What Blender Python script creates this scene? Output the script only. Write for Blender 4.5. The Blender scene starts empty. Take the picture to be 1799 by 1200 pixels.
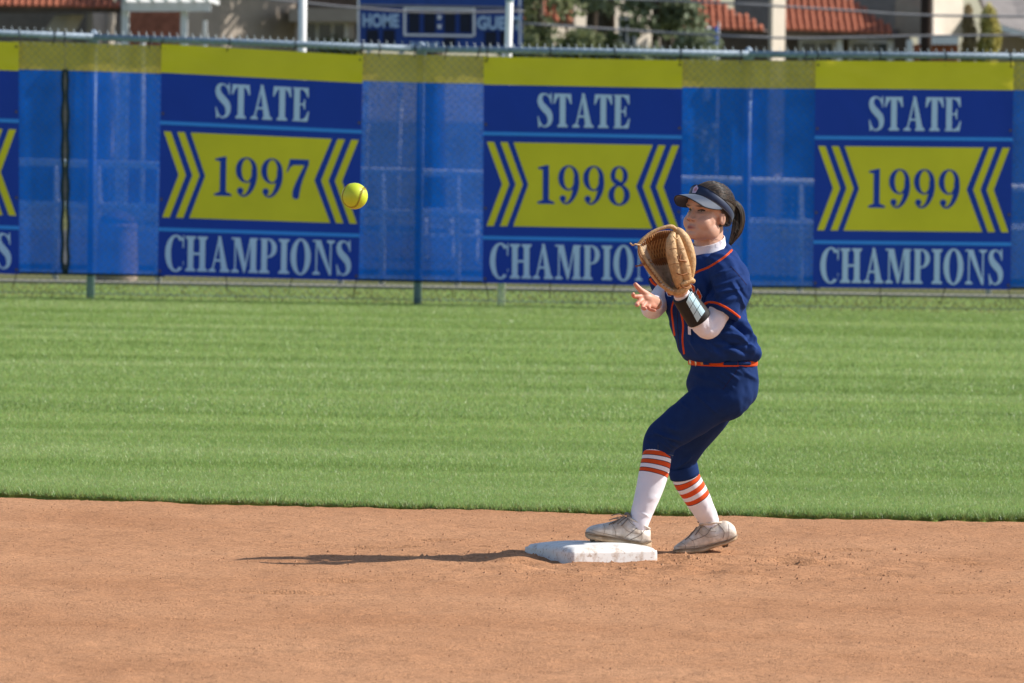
import bpy, bmesh, math, random
import numpy as np
from mathutils import Vector, Matrix
from mathutils.bvhtree import BVHTree

random.seed(7)
rng = np.random.default_rng(7)
sc = bpy.context.scene
COL = sc.collection

# ------------------------------------------------------------------ camera
FPX, CX, CY = 12000.0, 899.5, 600.0        # focal length and centre in photo pixels (1799 x 1200)
CAMH, HORIZON, ROLL = 1.76, 202.0, math.radians(0.9)
pitch = math.atan((CY - HORIZON) / FPX)
f_ = Vector((0, math.cos(pitch), -math.sin(pitch)))
r0 = Vector((1, 0, 0)); u0 = r0.cross(f_)
r_ = r0 * math.cos(ROLL) + u0 * math.sin(ROLL)
u_ = -r0 * math.sin(ROLL) + u0 * math.cos(ROLL)
CAM = Vector((0, 0, CAMH))
cam = bpy.data.cameras.new("camera"); cam_o = bpy.data.objects.new("camera", cam); COL.objects.link(cam_o)
M3 = Matrix((r_, u_, -f_)).transposed()
cam_o.matrix_world = Matrix.Translation(CAM) @ M3.to_4x4()
cam.sensor_width = 36.0; cam.lens = FPX / 1799.0 * 36.0
cam.clip_start = 0.5; cam.clip_end = 3000
cam.dof.use_dof = True; cam.dof.focus_distance = 27.2; cam.dof.aperture_fstop = 9.5
sc.camera = cam_o

# ------------------------------------------------------------------ sky, sun, exposure
SUN_AZ, SUN_EL = math.radians(7.0), math.radians(40.0)       # azimuth: from +X towards +Y
sun_dir = Vector((math.cos(SUN_AZ) * math.cos(SUN_EL), math.sin(SUN_AZ) * math.cos(SUN_EL), math.sin(SUN_EL)))
world = bpy.data.worlds.new("World"); sc.world = world; world.use_nodes = True
wn = world.node_tree.nodes; wl = world.node_tree.links
sky = wn.new("ShaderNodeTexSky"); sky.sky_type = 'NISHITA'; sky.sun_disc = False
sky.sun_elevation = SUN_EL; sky.sun_rotation = math.pi / 2 - SUN_AZ
sky.air_density = 1.0; sky.dust_density = 1.0; sky.ozone_density = 1.0
wl.new(sky.outputs[0], wn["Background"].inputs[0]); wn["Background"].inputs[1].default_value = 0.115
sun = bpy.data.lights.new("sun", 'SUN'); sun_o = bpy.data.objects.new("sun", sun); COL.objects.link(sun_o)
sun.energy = 4.8; sun.angle = math.radians(0.53); sun.color = (1.0, 0.95, 0.87)
sun_o.rotation_euler = sun_dir.to_track_quat('Z', 'Y').to_euler(); sun_o.location = (20, 20, 40)
sc.view_settings.view_transform = 'Standard'; sc.view_settings.look = 'None'
sc.view_settings.exposure = 0.33; sc.view_settings.gamma = 1.0

# ------------------------------------------------------------------ pixel geometry
def ray(px, py):
    return f_ + r_ * ((px - CX) / FPX) + u_ * ((CY - py) / FPX)
def at(px, py, Y):
    d = ray(px, py); return CAM + d * (Y / d.y)
def ground(px, py, z=0.0):
    d = ray(px, py); return CAM + d * ((z - CAMH) / d.z)
def on_plane(px, py, p0, n):
    d = ray(px, py); return CAM + d * ((p0 - CAM).dot(n) / d.dot(n))
def to_px(co):
    v = np.asarray(co, float) - np.array(CAM)
    a = v @ np.array(f_); b = v @ np.array(r_); c = v @ np.array(u_)
    return CX + FPX * b / a, CY - FPX * c / a

# ------------------------------------------------------------------ object helpers
def tag(o, label=None, cat=None, group=None, kind=None):
    if label: o["label"] = label
    if cat: o["category"] = cat
    if group: o["group"] = group
    if kind: o["kind"] = kind
    return o
def empty(name, loc, label=None, cat=None, group=None):
    o = bpy.data.objects.new(name, None); COL.objects.link(o); o.location = loc
    o.empty_display_size = 0.1
    return tag(o, label, cat, group)
def worldloc(o):
    v = Vector(o.location)
    while o.parent:
        o = o.parent; v = v + Vector(o.location)
    return v
def mkmesh(name, verts, faces, mats=None, midx=None, smooth=False):
    me = bpy.data.meshes.new(name)
    me.from_pydata([tuple(v) for v in verts], [], [tuple(f) for f in faces])
    if mats:
        for m in (mats if isinstance(mats, (list, tuple)) else [mats]): me.materials.append(m)
    if midx is not None: me.polygons.foreach_set("material_index", midx)
    if smooth: me.polygons.foreach_set("use_smooth", [True] * len(me.polygons))
    me.update(); return me
def link(name, me, parent=None, loc=None):
    """me holds WORLD coordinates; the object's origin goes to its parent's origin or to loc"""
    org = worldloc(parent) if parent else (Vector(loc) if loc is not None else Vector((0, 0, 0)))
    me.transform(Matrix.Translation(-org))
    o = bpy.data.objects.new(name, me); COL.objects.link(o)
    if parent: o.parent = parent
    else: o.location = org
    return o
class MB:
    """collects shapes in world coordinates"""
    def __init__(s): s.v = []; s.f = []; s.m = []
    def add(s, v, f, mi=0):
        n = len(s.v); s.v += [tuple(x) for x in v]; s.f += [tuple(i + n for i in q) for q in f]; s.m += [mi] * len(f)
        return s
    def box(s, lo, hi, mi=0):
        x0, y0, z0 = lo; x1, y1, z1 = hi
        v = [(x0,y0,z0),(x1,y0,z0),(x1,y1,z0),(x0,y1,z0),(x0,y0,z1),(x1,y0,z1),(x1,y1,z1),(x0,y1,z1)]
        return s.add(v, [(0,3,2,1),(4,5,6,7),(0,1,5,4),(1,2,6,5),(2,3,7,6),(3,0,4,7)], mi)
    def prism(s, poly, depth, mi=0):
        """poly: world points of one face, depth: extrusion vector"""
        n = len(poly); d = Vector(depth)
        v = [Vector(p) for p in poly] + [Vector(p) + d for p in poly]
        f = [tuple(range(n)), tuple(range(2 * n - 1, n - 1, -1))] + [(i, i + n, (i + 1) % n + n, (i + 1) % n) for i in range(n)]
        return s.add(v, f, mi)
    def tube(s, pts, r, n=8, mi=0, cap=True):
        v, f = tube_geo(pts, r, n, cap); return s.add(v, f, mi)
    def mesh(s, name, mats, smooth=False):
        me = mkmesh(name, s.v, s.f, mats, s.m, smooth)
        return me
    def obj(s, name, mats, parent=None, loc=None, smooth=False):
        return link(name, s.mesh(name, mats, smooth), parent, loc)
def tube_geo(pts, r, n=8, cap=True, up=None, ry=None):
    pts = [Vector(p) for p in pts]; N = len(pts)
    rs = [r] * N if not hasattr(r, '__len__') else list(r)
    rys = rs if ry is None else ([ry] * N if not hasattr(ry, '__len__') else list(ry))
    v = []; f = []
    ref = Vector(up) if up is not None else None
    prev = None
    for i, p in enumerate(pts):
        t = (pts[min(i + 1, N - 1)] - pts[max(i - 1, 0)]).normalized()
        if ref is not None: a = (ref - t * ref.dot(t)).normalized()
        elif prev is None:
            q = Vector((0, 0, 1)) if abs(t.z) < 0.9 else Vector((1, 0, 0)); a = (q - t * q.dot(t)).normalized()
        else: a = (prev - t * prev.dot(t)).normalized()
        prev = a; b = t.cross(a)
        for k in range(n):
            th = 2 * math.pi * k / n
            v.append(p + a * (math.cos(th) * rs[i]) + b * (math.sin(th) * rys[i]))
    for i in range(N - 1):
        for k in range(n):
            f.append((i*n + k, i*n + (k+1) % n, (i+1)*n + (k+1) % n, (i+1)*n + k))
    if cap:
        f.append(tuple(range(n - 1, -1, -1))); f.append(tuple((N-1)*n + k for k in range(n)))
    return v, f
def spline(pts, sub=6):
    """Catmull-Rom through tuples of any length"""
    P = np.array([list(p) for p in pts], float); N = len(P); out = []
    for i in range(N - 1):
        p0, p1, p2, p3 = P[max(i-1,0)], P[i], P[i+1], P[min(i+2,N-1)]
        for k in range(sub):
            t = k / sub
            out.append(.5 * ((2*p1) + (-p0+p2)*t + (2*p0-5*p1+4*p2-p3)*t*t + (-p0+3*p1-3*p2+p3)*t**3))
    out.append(P[-1]); return np.array(out)

# ------------------------------------------------------------------ materials
def new_mat(name):
    m = bpy.data.materials.new(name); m.use_nodes = True
    nt = m.node_tree; return m, nt, nt.nodes["Principled BSDF"]
def mk(name, col, rough=.7, var=.12, scale=8.0, bump=0.0, bscale=60.0, spec=.3, metal=0.0, sheen=0.0, col2=None, detail=4.0, coat=0.0, stretch=None, attr=None, transl=0.0, fine=None):
    m, nt, b = new_mat(name); N = nt.nodes; L = nt.links
    tc = N.new("ShaderNodeTexCoord"); mp = N.new("ShaderNodeMapping")
    L.new(tc.outputs["Object"], mp.inputs[0])
    if stretch: mp.inputs["Scale"].default_value = stretch
    nz = N.new("ShaderNodeTexNoise"); nz.inputs["Scale"].default_value = scale; nz.inputs["Detail"].default_value = detail
    L.new(mp.outputs[0], nz.inputs["Vector"])
    rp = N.new("ShaderNodeMapRange"); rp.inputs[1].default_value = .3; rp.inputs[2].default_value = .7
    L.new(nz.outputs["Fac"], rp.inputs[0])
    mx = N.new("ShaderNodeMix"); mx.data_type = 'RGBA'
    c2 = col2 if col2 else tuple(min(1, c * (1 + var)) for c in col)
    c1 = col if col2 else tuple(c * (1 - var) for c in col)
    mx.inputs[6].default_value = (*c1, 1); mx.inputs[7].default_value = (*c2, 1)
    L.new(rp.outputs[0], mx.inputs[0])
    out = mx.outputs[2]
    if fine:
        n3 = N.new("ShaderNodeTexNoise"); n3.inputs["Scale"].default_value = fine[0]; n3.inputs["Detail"].default_value = 3; L.new(mp.outputs[0], n3.inputs["Vector"])
        r3 = N.new("ShaderNodeMapRange"); r3.inputs[1].default_value = .32; r3.inputs[2].default_value = .6; r3.inputs[3].default_value = 1 - fine[1]; r3.inputs[4].default_value = 1.06; L.new(n3.outputs["Fac"], r3.inputs[0])
        s3 = N.new("ShaderNodeVectorMath"); s3.operation = 'SCALE'; L.new(out, s3.inputs[0]); L.new(r3.outputs[0], s3.inputs["Scale"]); out = s3.outputs[0]
    if attr:
        at_ = N.new("ShaderNodeAttribute"); at_.attribute_name = attr
        mu = N.new("ShaderNodeMix"); mu.data_type = 'RGBA'; mu.blend_type = 'MULTIPLY'; mu.inputs[0].default_value = 1
        L.new(out, mu.inputs[6]); L.new(at_.outputs["Color"], mu.inputs[7]); out = mu.outputs[2]
    L.new(out, b.inputs["Base Color"])
    b.inputs["Roughness"].default_value = rough; b.inputs["Metallic"].default_value = metal
    b.inputs["Specular IOR Level"].default_value = spec
    if sheen: b.inputs["Sheen Weight"].default_value = sheen; b.inputs["Sheen Roughness"].default_value = .4
    if coat: b.inputs["Coat Weight"].default_value = coat
    if bump:
        n2 = N.new("ShaderNodeTexNoise"); n2.inputs["Scale"].default_value = bscale; n2.inputs["Detail"].default_value = 5
        L.new(mp.outputs[0], n2.inputs["Vector"])
        bp = N.new("ShaderNodeBump"); bp.inputs["Strength"].default_value = bump; bp.inputs["Distance"].default_value = .01
        L.new(n2.outputs["Fac"], bp.inputs["Height"]); L.new(bp.outputs[0], b.inputs["Normal"])
    if transl:
        tr = N.new("ShaderNodeBsdfTranslucent"); L.new(out, tr.inputs["Color"])
        ms = N.new("ShaderNodeMixShader"); ms.inputs[0].default_value = transl
        L.new(b.outputs[0], ms.inputs[1]); L.new(tr.outputs[0], ms.inputs[2])
        L.new(ms.outputs[0], N["Material Output"].inputs[0])
    return m

# ------------------------------------------------------------------ numpy value noise
def vnoise(x, y, seed=0):
    xi = np.floor(x).astype(np.int64); yi = np.floor(y).astype(np.int64)
    xf = x - xi; yf = y - yi
    def h(a, b):
        n = (a * 374761393 + b * 668265263 + seed * 1442695041) & 0x7fffffff
        n = ((n ^ (n >> 13)) * 1274126177) & 0x7fffffff
        return ((n ^ (n >> 16)) & 0xffff) / 65535.0
    u = xf * xf * (3 - 2 * xf); v = yf * yf * (3 - 2 * yf)
    return (h(xi, yi) * (1-u) + h(xi+1, yi) * u) * (1-v) + (h(xi, yi+1) * (1-u) + h(xi+1, yi+1) * u) * v
def fbm(x, y, octs, seed=0):
    return sum(a * (vnoise(x / s, y / s, seed + i) - .5) for i, (s, a) in enumerate(octs))
# ================================================================== GROUND
def lawn_edge(x):            # distance of the lawn's edge from the camera line, fitted to the photographed curve
    return np.interp(x, [-9, -2.32, -1.53, -.76, 0, .76, 1.52, 2.27, 9], [31.9, 30.95, 30.62, 30.48, 30.35, 30.22, 30.18, 30.24, 30.9])

dirt_m = mk("infield_dirt", (.415, .202, .100), rough=.95, scale=1.0, col2=(.50, .262, .138), bump=.7, bscale=130, spec=.1, detail=14, fine=(70, .34))
grass_soil = mk("lawn_thatch", (.17, .25, .06), rough=.95, scale=40, var=.3, spec=.1)
far_m = mk("dry_verge", (.07, .09, .03), rough=.95, scale=.35, col2=(.15, .14, .06), detail=10, spec=.1)
asphalt = mk("asphalt", (.07, .07, .072), rough=.9, scale=3, var=.15, spec=.2)
concrete = mk("path_concrete", (.30, .28, .24), rough=.9, scale=6, var=.1, spec=.2)

g = mkmesh("ground", [(-700, -60, -.09), (700, -60, -.09), (700, 1600, -.09), (-700, 1600, -.09)], [(0, 1, 2, 3)], far_m)
tag(link("ground", g), "dry grassy ground reaching past the ball field", kind="structure")

# infield: a grid with real lumps
xs = np.arange(-4.4, 4.41, .02); ys = np.arange(19.0, 31.6, .02)
XX, YY = np.meshgrid(xs, ys)
BASE_C = (0.0, 0.0)
Z = fbm(XX, YY, [(1.3, .014), (.35, .010), (.11, .0085), (.045, .0065)], 3)
scuff = np.exp(-(((XX - .55) / 1.0) ** 2 + ((YY - 27.0) / 1.1) ** 2))
Z += scuff * fbm(XX, YY, [(.18, .036), (.07, .022)], 9)
for k in range(26):                                     # cleat prints and drag marks
    cx_, cy_ = random.gauss(.9, .9), random.gauss(27.0, .8); L_, W_ = random.uniform(.05, .16), random.uniform(.02, .045)
    Z -= .013 * np.exp(-(((XX - cx_) / L_) ** 2 + ((YY - cy_) / W_) ** 2)) - .009 * np.exp(-(((XX - cx_) / (L_ * 1.2)) ** 2 + ((YY - cy_ - W_ * 1.8) / W_) ** 2))
# drag-mat lines running roughly along x
Z += .003 * (fbm(XX * .12, YY, [(.05, 1.0)], 21))
Z = np.where(YY > lawn_edge(XX) - .03, np.minimum(Z, 0) - .015, Z)
nx, ny = len(xs), len(ys)
verts = np.stack([XX, YY, Z - .004], -1).reshape(-1, 3)
idx = np.arange(nx * ny).reshape(ny, nx)
quads = np.stack([idx[:-1, :-1], idx[:-1, 1:], idx[1:, 1:], idx[1:, :-1]], -1).reshape(-1, 4)
def np_mesh(name, verts, faces, mat, smooth=True):
    me = bpy.data.meshes.new(name); k = faces.shape[1]
    me.vertices.add(len(verts)); me.vertices.foreach_set("co", verts.astype(np.float32).ravel())
    me.loops.add(faces.size); me.loops.foreach_set("vertex_index", faces.astype(np.int32).ravel())
    me.polygons.add(len(faces)); me.polygons.foreach_set("loop_start", (np.arange(len(faces)) * k).astype(np.int32))
    me.update(calc_edges=True)
    if smooth: me.polygons.foreach_set("use_smooth", np.ones(len(faces), bool))
    me.materials.append(mat); me.validate(); return me
tag(link("infield_dirt", np_mesh("infield_dirt", verts, quads, dirt_m)), "raked reddish brown infield dirt around the base", kind="structure")
def dirt_z(x, y):
    i = int(round((x - xs[0]) / .02)); j = int(round((y - ys[0]) / .02))
    return float(Z[max(0, min(ny-1, j)), max(0, min(nx-1, i))]) - .004
# the infield goes on outside the picture
o = mkmesh("outer", [(-30, -5, -.05), (30, -5, -.05), (30, 31.0, -.05), (-30, 31.0, -.05)], [(0, 1, 2, 3)], dirt_m)
tag(link("outer_infield", o), "flat brown dirt of the wider infield", kind="structure")

# loose crumbs of dirt
cr_v = []; cr_f = []
def crumb(x, y, z, r):
    n = len(cr_v); a = random.random() * 6.28
    ring = [(math.cos(a + k * 1.257) * r * random.uniform(.7, 1.2), math.sin(a + k * 1.257) * r * random.uniform(.7, 1.2)) for k in range(5)]
    for (dx, dy) in ring: cr_v.append((x + dx, y + dy, z - r * .3))
    cr_v.append((x + random.uniform(-.3, .3) * r, y + random.uniform(-.3, .3) * r, z + r * random.uniform(.5, .9)))
    for k in range(5): cr_f.append((n + k, n + (k + 1) % 5, n + 5))
for i in range(16000):
    y = 19.5 + 11.2 * random.random() ** .8; x = random.uniform(-.09 * y - .4, .09 * y + .4)
    if y < lawn_edge(x) - .05: crumb(x, y, dirt_z(x, y), .002 + .005 * random.random() ** 5)
for i in range(2200):
    x = random.gauss(.6, .8); y = random.gauss(26.95, .75)
    crumb(x, y, dirt_z(x, y), .0025 + .010 * random.random() ** 4)
crumb_m = mk("dirt_crumbs", (.33, .165, .088), rough=.95, scale=30, col2=(.47, .26, .15), spec=.05)
tag(link("loose_dirt", mkmesh("loose_dirt", cr_v, cr_f, crumb_m)), "loose crumbs of brown dirt strewn over the infield", "dirt", kind="stuff")

# lawn slab with a ragged step down to the dirt
ex = np.linspace(-9, 9, 1081); ey = lawn_edge(ex) + .07 * (vnoise(ex * 5, ex * 0, 5) - .5) + .05 * (vnoise(ex * 23, ex * 0, 6) - .5)
FENCE_Y = 63.0
v = [(x, y, .006) for x, y in zip(ex, ey)] + [(x, y + .006, -.06) for x, y in zip(ex, ey)] + [(x * 5, FENCE_Y + 6.5, .006) for x in ex]
n = len(ex)
f = [(i, i + 1, n + i + 1, n + i) for i in range(n - 1)] + [(i + 1, i, 2*n + i, 2*n + i + 1) for i in range(n - 1)]
tag(link("lawn", mkmesh("lawn", v, f, grass_soil)), "mown outfield lawn ground", kind="structure")

# blades
def blades(x, y, h, w, seed, zbase=.006, lean=.5):
    r = np.random.default_rng(seed); n = len(x)
    a = r.random(n) * 2 * np.pi; hh = h * r.uniform(.5, 1.3, n)
    lx = r.normal(0, lean, n) * hh; ly = r.normal(0, lean, n) * hh
    # mowing lays bands of grass to one side, then to the other
    band = np.tanh(6 * (vnoise(x * .10 + 40, y * .95, 3) - .5)) * .3
    ly = ly + band * hh
    dx = np.cos(a) * w * .5; dy = np.sin(a) * w * .5
    p0 = np.stack([x - dx, y - dy, np.full(n, zbase - .004)], -1)
    p1 = np.stack([x + dx, y + dy, np.full(n, zbase - .004)], -1)
    p2 = np.stack([x + lx, y + ly, zbase + hh * r.uniform(.75, 1, n)], -1)
    vv = np.stack([p0, p1, p2], 1).reshape(-1, 3)
    ff = np.arange(3 * n).reshape(-1, 3)
    return vv, ff
X = []; Yb = []; H = []; W = []
def zone(y0, y1, dens, h, w):
    half = .082 * y1 + 1.4; n = int((y1 - y0) * 2 * half * dens)
    y = rng.uniform(y0, y1, n); x = rng.uniform(-half, half, n)
    k = (y > lawn_edge(x) + .01 + .07 * (vnoise(x * 5, x * 0, 5) - .5) + .05 * (vnoise(x * 23, x * 0, 6) - .5)) & (np.abs(x) < .082 * y + 1.3)
    X.append(x[k]); Yb.append(y[k]); H.append(np.full(k.sum(), h)); W.append(np.full(k.sum(), w))
zone(30.0, 33.0, 11000, .014, .0029)
zone(33.0, 38.0, 5200, .017, .0040)
zone(38.0, 47.0, 2200, .022, .0060)
zone(47.0, 62.6, 1150, .024, .0075)
x = np.concatenate(X); y = np.concatenate(Yb); h = np.concatenate(H); w = np.concatenate(W)
# longer ragged tufts along the cut edge
n = 20000; xe = rng.uniform(-4.2, 4.2, n); off = np.abs(rng.normal(0, .035, n)) - .012
ye = lawn_edge(xe) + off + .07 * (vnoise(xe * 5, xe * 0, 5) - .5) + .05 * (vnoise(xe * 23, xe * 0, 6) - .5)
x = np.concatenate([x, xe]); y = np.concatenate([y, ye]); h = np.concatenate([h, rng.uniform(.012, .042, n)]); w = np.concatenate([w, np.full(n, .0055)])
vv, ff = blades(x, y, h, w, 11)

gm, nt, b = new_mat("grass_blades"); N = nt.nodes; L = nt.links
tc = N.new("ShaderNodeTexCoord")
mp = N.new("ShaderNodeMapping"); mp.inputs["Scale"].default_value = (.13, .9, 1); L.new(tc.outputs["Object"], mp.inputs[0])
n1 = N.new("ShaderNodeTexNoise"); n1.inputs["Scale"].default_value = 1.0; n1.inputs["Detail"].default_value = 9; L.new(mp.outputs[0], n1.inputs["Vector"])
n2 = N.new("ShaderNodeTexNoise"); n2.inputs["Scale"].default_value = 60; n2.inputs["Detail"].default_value = 2; L.new(tc.outputs["Object"], n2.inputs["Vector"])
cr = N.new("ShaderNodeValToRGB"); e = cr.color_ramp.elements
e[0].position = .32; e[0].color = (.185, .275, .062, 1); e[1].position = .68; e[1].color = (.40, .485, .18, 1)
m_ = cr.color_ramp.elements.new(.5); m_.color = (.285, .392, .108, 1)
L.new(n1.outputs["Fac"], cr.inputs[0])  # stretched streaks: patchy grass tones, with mown-stripe shading put into the colour
mx = N.new("ShaderNodeMix"); mx.data_type = 'RGBA'; mx.blend_type = 'OVERLAY'; mx.inputs[0].default_value = .55
L.new(cr.outputs[0], mx.inputs[6]); L.new(n2.outputs["Color"], mx.inputs[7])
hs = N.new("ShaderNodeHueSaturation"); hs.inputs["Saturation"].default_value = .95; L.new(mx.outputs[2], hs.inputs["Color"])
L.new(hs.outputs[0], b.inputs["Base Color"]); b.inputs["Roughness"].default_value = .42; b.inputs["Specular IOR Level"].default_value = .45
tr = N.new("ShaderNodeBsdfTranslucent"); L.new(hs.outputs[0], tr.inputs[0])
ms = N.new("ShaderNodeMixShader"); ms.inputs[0].default_value = .45; L.new(b.outputs[0], ms.inputs[1]); L.new(tr.outputs[0], ms.inputs[2])
L.new(ms.outputs[0], N["Material Output"].inputs[0])
tag(link("grass", np_mesh("grass", vv, ff, gm, False)), "short green mown outfield grass with faint mowing bands", "grass", kind="stuff")

# rougher strip behind the fence, kerb line and road beyond
n = 26000; x = rng.uniform(-8, 8, n); y = rng.uniform(62.7, 69.5, n)
vv, ff = blades(x, y, rng.uniform(.015, .045, n), np.full(n, .010), 12)
rough_m = mk("rough_grass", (.13, .17, .04), rough=.6, scale=.9, col2=(.30, .25, .10), transl=.3, detail=8)
tag(link("rough_grass", np_mesh("rough_grass", vv, ff, rough_m, False)), "uneven dry grass strip behind the fence", "grass", kind="stuff")
k0, k1 = ground(1400, 522).y, ground(1400, 517).y
m = MB(); m.box((-40, 68.0, -.1), (60, 68.45, .035)); tag(m.obj("path", concrete), "pale narrow concrete path behind the fence", kind="structure")
m = MB(); m.box((-120, 78, -.12), (120, 100, -.02)); tag(m.obj("road", asphalt), "grey asphalt road beyond the field", kind="structure")
# ================================================================== FENCE
steel = mk("painted_steel", (.24, .31, .40), rough=.55, var=.12, scale=9, spec=.4, metal=.0)
post_m = mk("blue_post_paint", (.27, .37, .50), rough=.42, var=.15, scale=6, spec=.5, metal=.2)
wire_m = mk("galvanised_wire", (.09, .14, .22), rough=.85, var=.15, scale=10, spec=.05)
black_m = mk("black_tie", (.008, .009, .01), rough=.5, var=.1)
PX = [(-992, 505, 12), (-417, 515, 36), (158, 525, 59), (733, 535.5, 80), (1308, 546, 89), (1883, 554, 94), (2458, 562, 96)]
FP = []
for px, gy, ty in PX:
    b = ground(px, gy); t = at(px, ty, b.y); FP.append((b, t.z))
for b, t in FP: print("post", [round(c, 2) for c in b], round(t, 2))
fence = empty("chain_link_fence", FP[3][0], "tall chain link outfield fence with blue steel posts and top rail", "fence")
def seg_frame(i):
    a, b = FP[i][0], FP[i+1][0]; e = (b - a); e.z = 0; L = e.length; e.normalize()
    return a, e, Vector((e.y, -e.x, 0)), L             # origin, direction, normal towards the camera, length
def seg_top(i, t): return FP[i][1] * (1 - t) + FP[i+1][1] * t
def on_seg(i, px, py, off=0.0):
    a, e, nrm, L = seg_frame(i); return on_plane(px, py, a + nrm * off, nrm)
for i, (b, t) in enumerate(FP[1:6]):
    m = MB(); back = Vector((0, .056, 0))
    m.tube([b + back + Vector((0, 0, -.05)), b + back + Vector((0, 0, t - .06))], .038, 14)
    po = m.obj("post", post_m, fence, smooth=True)
    m = MB(); c = b + back + Vector((0, 0, t - .04))
    m.tube([c + Vector((0, 0, -.05)), c + Vector((0, 0, .02))], .046, 12)
    m.tube(spline([(c.x, c.y, c.z + .015, .046), (c.x, c.y, c.z + .05, .034), (c.x, c.y, c.z + .07, .018), (c.x, c.y, c.z + .078, .004)], 3)[:, :3],
           spline([(c.x, c.y, c.z + .015, .046), (c.x, c.y, c.z + .05, .034), (c.x, c.y, c.z + .07, .018), (c.x, c.y, c.z + .078, .004)], 3)[:, 3], 12)
    m.obj("post_cap", steel, po, smooth=True)
for i in range(1, 5):
    a, e, nrm, L = seg_frame(i)
    p = [a + e * (L * t) + Vector((0, .02, seg_top(i, t) - .030)) for t in (0, 1)]
    m = MB(); m.tube(p, .030, 14); m.obj("top_rail", steel, fence, smooth=True)
# the wire net: every wire zigzags and ends in a barb above the rail
P_ = .072
for i in range(1, 5):
    a, e, nrm, L = seg_frame(i); v = []; f = []
    for k in range(int(L / P_ * 2)):                     # neighbours are mirrored and hook at their bends
        s0 = k * P_ / 2; top = seg_top(i, s0 / L) + .02; z = .03; pts = []; j = 0
        while z < top:
            pts.append(a + e * (s0 + (P_ * .515 if (j + k) % 2 else -.015 * P_)) + nrm * (.034 + (.002 if j % 2 else -.002)) + Vector((0, 0, z))); z += P_ * .5; j += 1
        q, g_ = tube_geo(pts, .0019, 3, False); n0 = len(v); v += q; f += [tuple(c + n0 for c in t) for t in g_]
    tag(link("wire_net", mkmesh("wire_net", v, f, wire_m), fence), kind="stuff")
# twisted barbs standing above the rail
barb_m = mk("bright_wire_end", (.45, .50, .56), rough=.4, var=.1, metal=.3)
for i in range(1, 5):
    a, e, nrm, L = seg_frame(i); m = MB()
    for k in range(int(L / P_)):
        s0 = k * P_; zt = seg_top(i, s0 / L); p = a + e * s0 + nrm * .03; m.tube([p + Vector((0, 0, zt - .01)), p + e * -.012 + Vector((0, 0, zt + .036))], [.004, .002], 4)
    tag(m.obj("barbs", barb_m, fence), kind="stuff")
# bottom tension wire
for i in range(1, 5):
    a, e, nrm, L = seg_frame(i)
    m = MB(); m.tube([a + nrm * .03 + Vector((0, 0, .05)), a + e * L + nrm * .03 + Vector((0, 0, .05))], .003, 5); m.obj("tension_wire", wire_m, fence)
# black ties along the rail
TIE_PX = [33, 95, 113, 262, 284, 402, 518, 636, 667, 729, 783, 841, 855, 966, 1080, 1196, 1302, 1415, 1436, 1546, 1662, 1776]
for px in TIE_PX:
    i = 1 if px < 158 else 2 if px < 733 else 3 if px < 1308 else 4
    a, e, nrm, L = seg_frame(i); q = on_seg(i, px, 100, .035); t = (q - a).dot(e) / L
    zt = seg_top(i, t); q = a + e * (t * L)
    m = MB(); loop = [q + Vector((0, .02, zt - .030)) + e * (.006 * math.cos(k)) + nrm * (.036 * math.cos(k)) + Vector((0, 0, .036 * math.sin(k))) for k in np.linspace(0, 6.28, 13)]
    m.tube(loop, .0045, 5); m.obj("cable_tie", black_m, fence); m = MB()
    m.tube([q + nrm * .055 + Vector((0, 0, zt - .05)), q + nrm * .06 + e * random.uniform(-.02, .02) + Vector((0, 0, zt - .12))], .005, 5)
    m.obj("tie_tail", black_m, fence)

# ================================================================== WINDSCREEN (woven blue mesh with a yellow top band)
def screen_mat(name, col, fac, transl=.45):
    m, nt, b = new_mat(name); N = nt.nodes; L = nt.links
    tc = N.new("ShaderNodeTexCoord")
    nz = N.new("ShaderNodeTexNoise"); nz.inputs["Scale"].default_value = 5.5; nz.inputs["Detail"].default_value = 7; L.new(tc.outputs["Object"], nz.inputs["Vector"])
    hs = N.new("ShaderNodeMix"); hs.data_type = 'RGBA'; hs.inputs[6].default_value = (*[c * .72 for c in col], 1); hs.inputs[7].default_value = (*[min(1, c * 1.3) for c in col], 1)
    L.new(nz.outputs["Fac"], hs.inputs[0]); L.new(hs.outputs[2], b.inputs["Base Color"]); b.inputs["Roughness"].default_value = .8; b.inputs["Specular IOR Level"].default_value = .15
    tr = N.new("ShaderNodeBsdfTranslucent"); L.new(hs.outputs[2], tr.inputs[0])
    ms = N.new("ShaderNodeMixShader"); ms.inputs[0].default_value = transl; L.new(b.outputs[0], ms.inputs[1]); L.new(tr.outputs[0], ms.inputs[2])
    # open weave: rows of tiny gaps
    mp = N.new("ShaderNodeMapping"); mp.inputs["Scale"].default_value = (30, 30, 62); L.new(tc.outputs["Object"], mp.inputs[0])
    vz = N.new("ShaderNodeTexNoise"); vz.inputs["Scale"].default_value = 1.0; vz.inputs["Detail"].default_value = 1; L.new(mp.outputs[0], vz.inputs["Vector"])
    mr = N.new("ShaderNodeMapRange"); mr.inputs[1].default_value = .3; mr.inputs[2].default_value = .7; mr.inputs[3].default_value = fac * .5; mr.inputs[4].default_value = fac * 1.5
    L.new(vz.outputs["Fac"], mr.inputs[0])
    tp = N.new("ShaderNodeBsdfTransparent"); m2 = N.new("ShaderNodeMixShader")
    L.new(mr.outputs[0], m2.inputs[0]); L.new(ms.outputs[0], m2.inputs[1]); L.new(tp.outputs[0], m2.inputs[2])
    L.new(m2.outputs[0], N["Material Output"].inputs[0]); return m
blue_scr = screen_mat("blue_weave", (.005, .145, .72), .125, .5)
yel_scr = screen_mat("yellow_weave", (.60, .46, .10), .03, .4)
hem_m = mk("dark_hem", (.012, .03, .035), rough=.7, var=.2)
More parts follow.
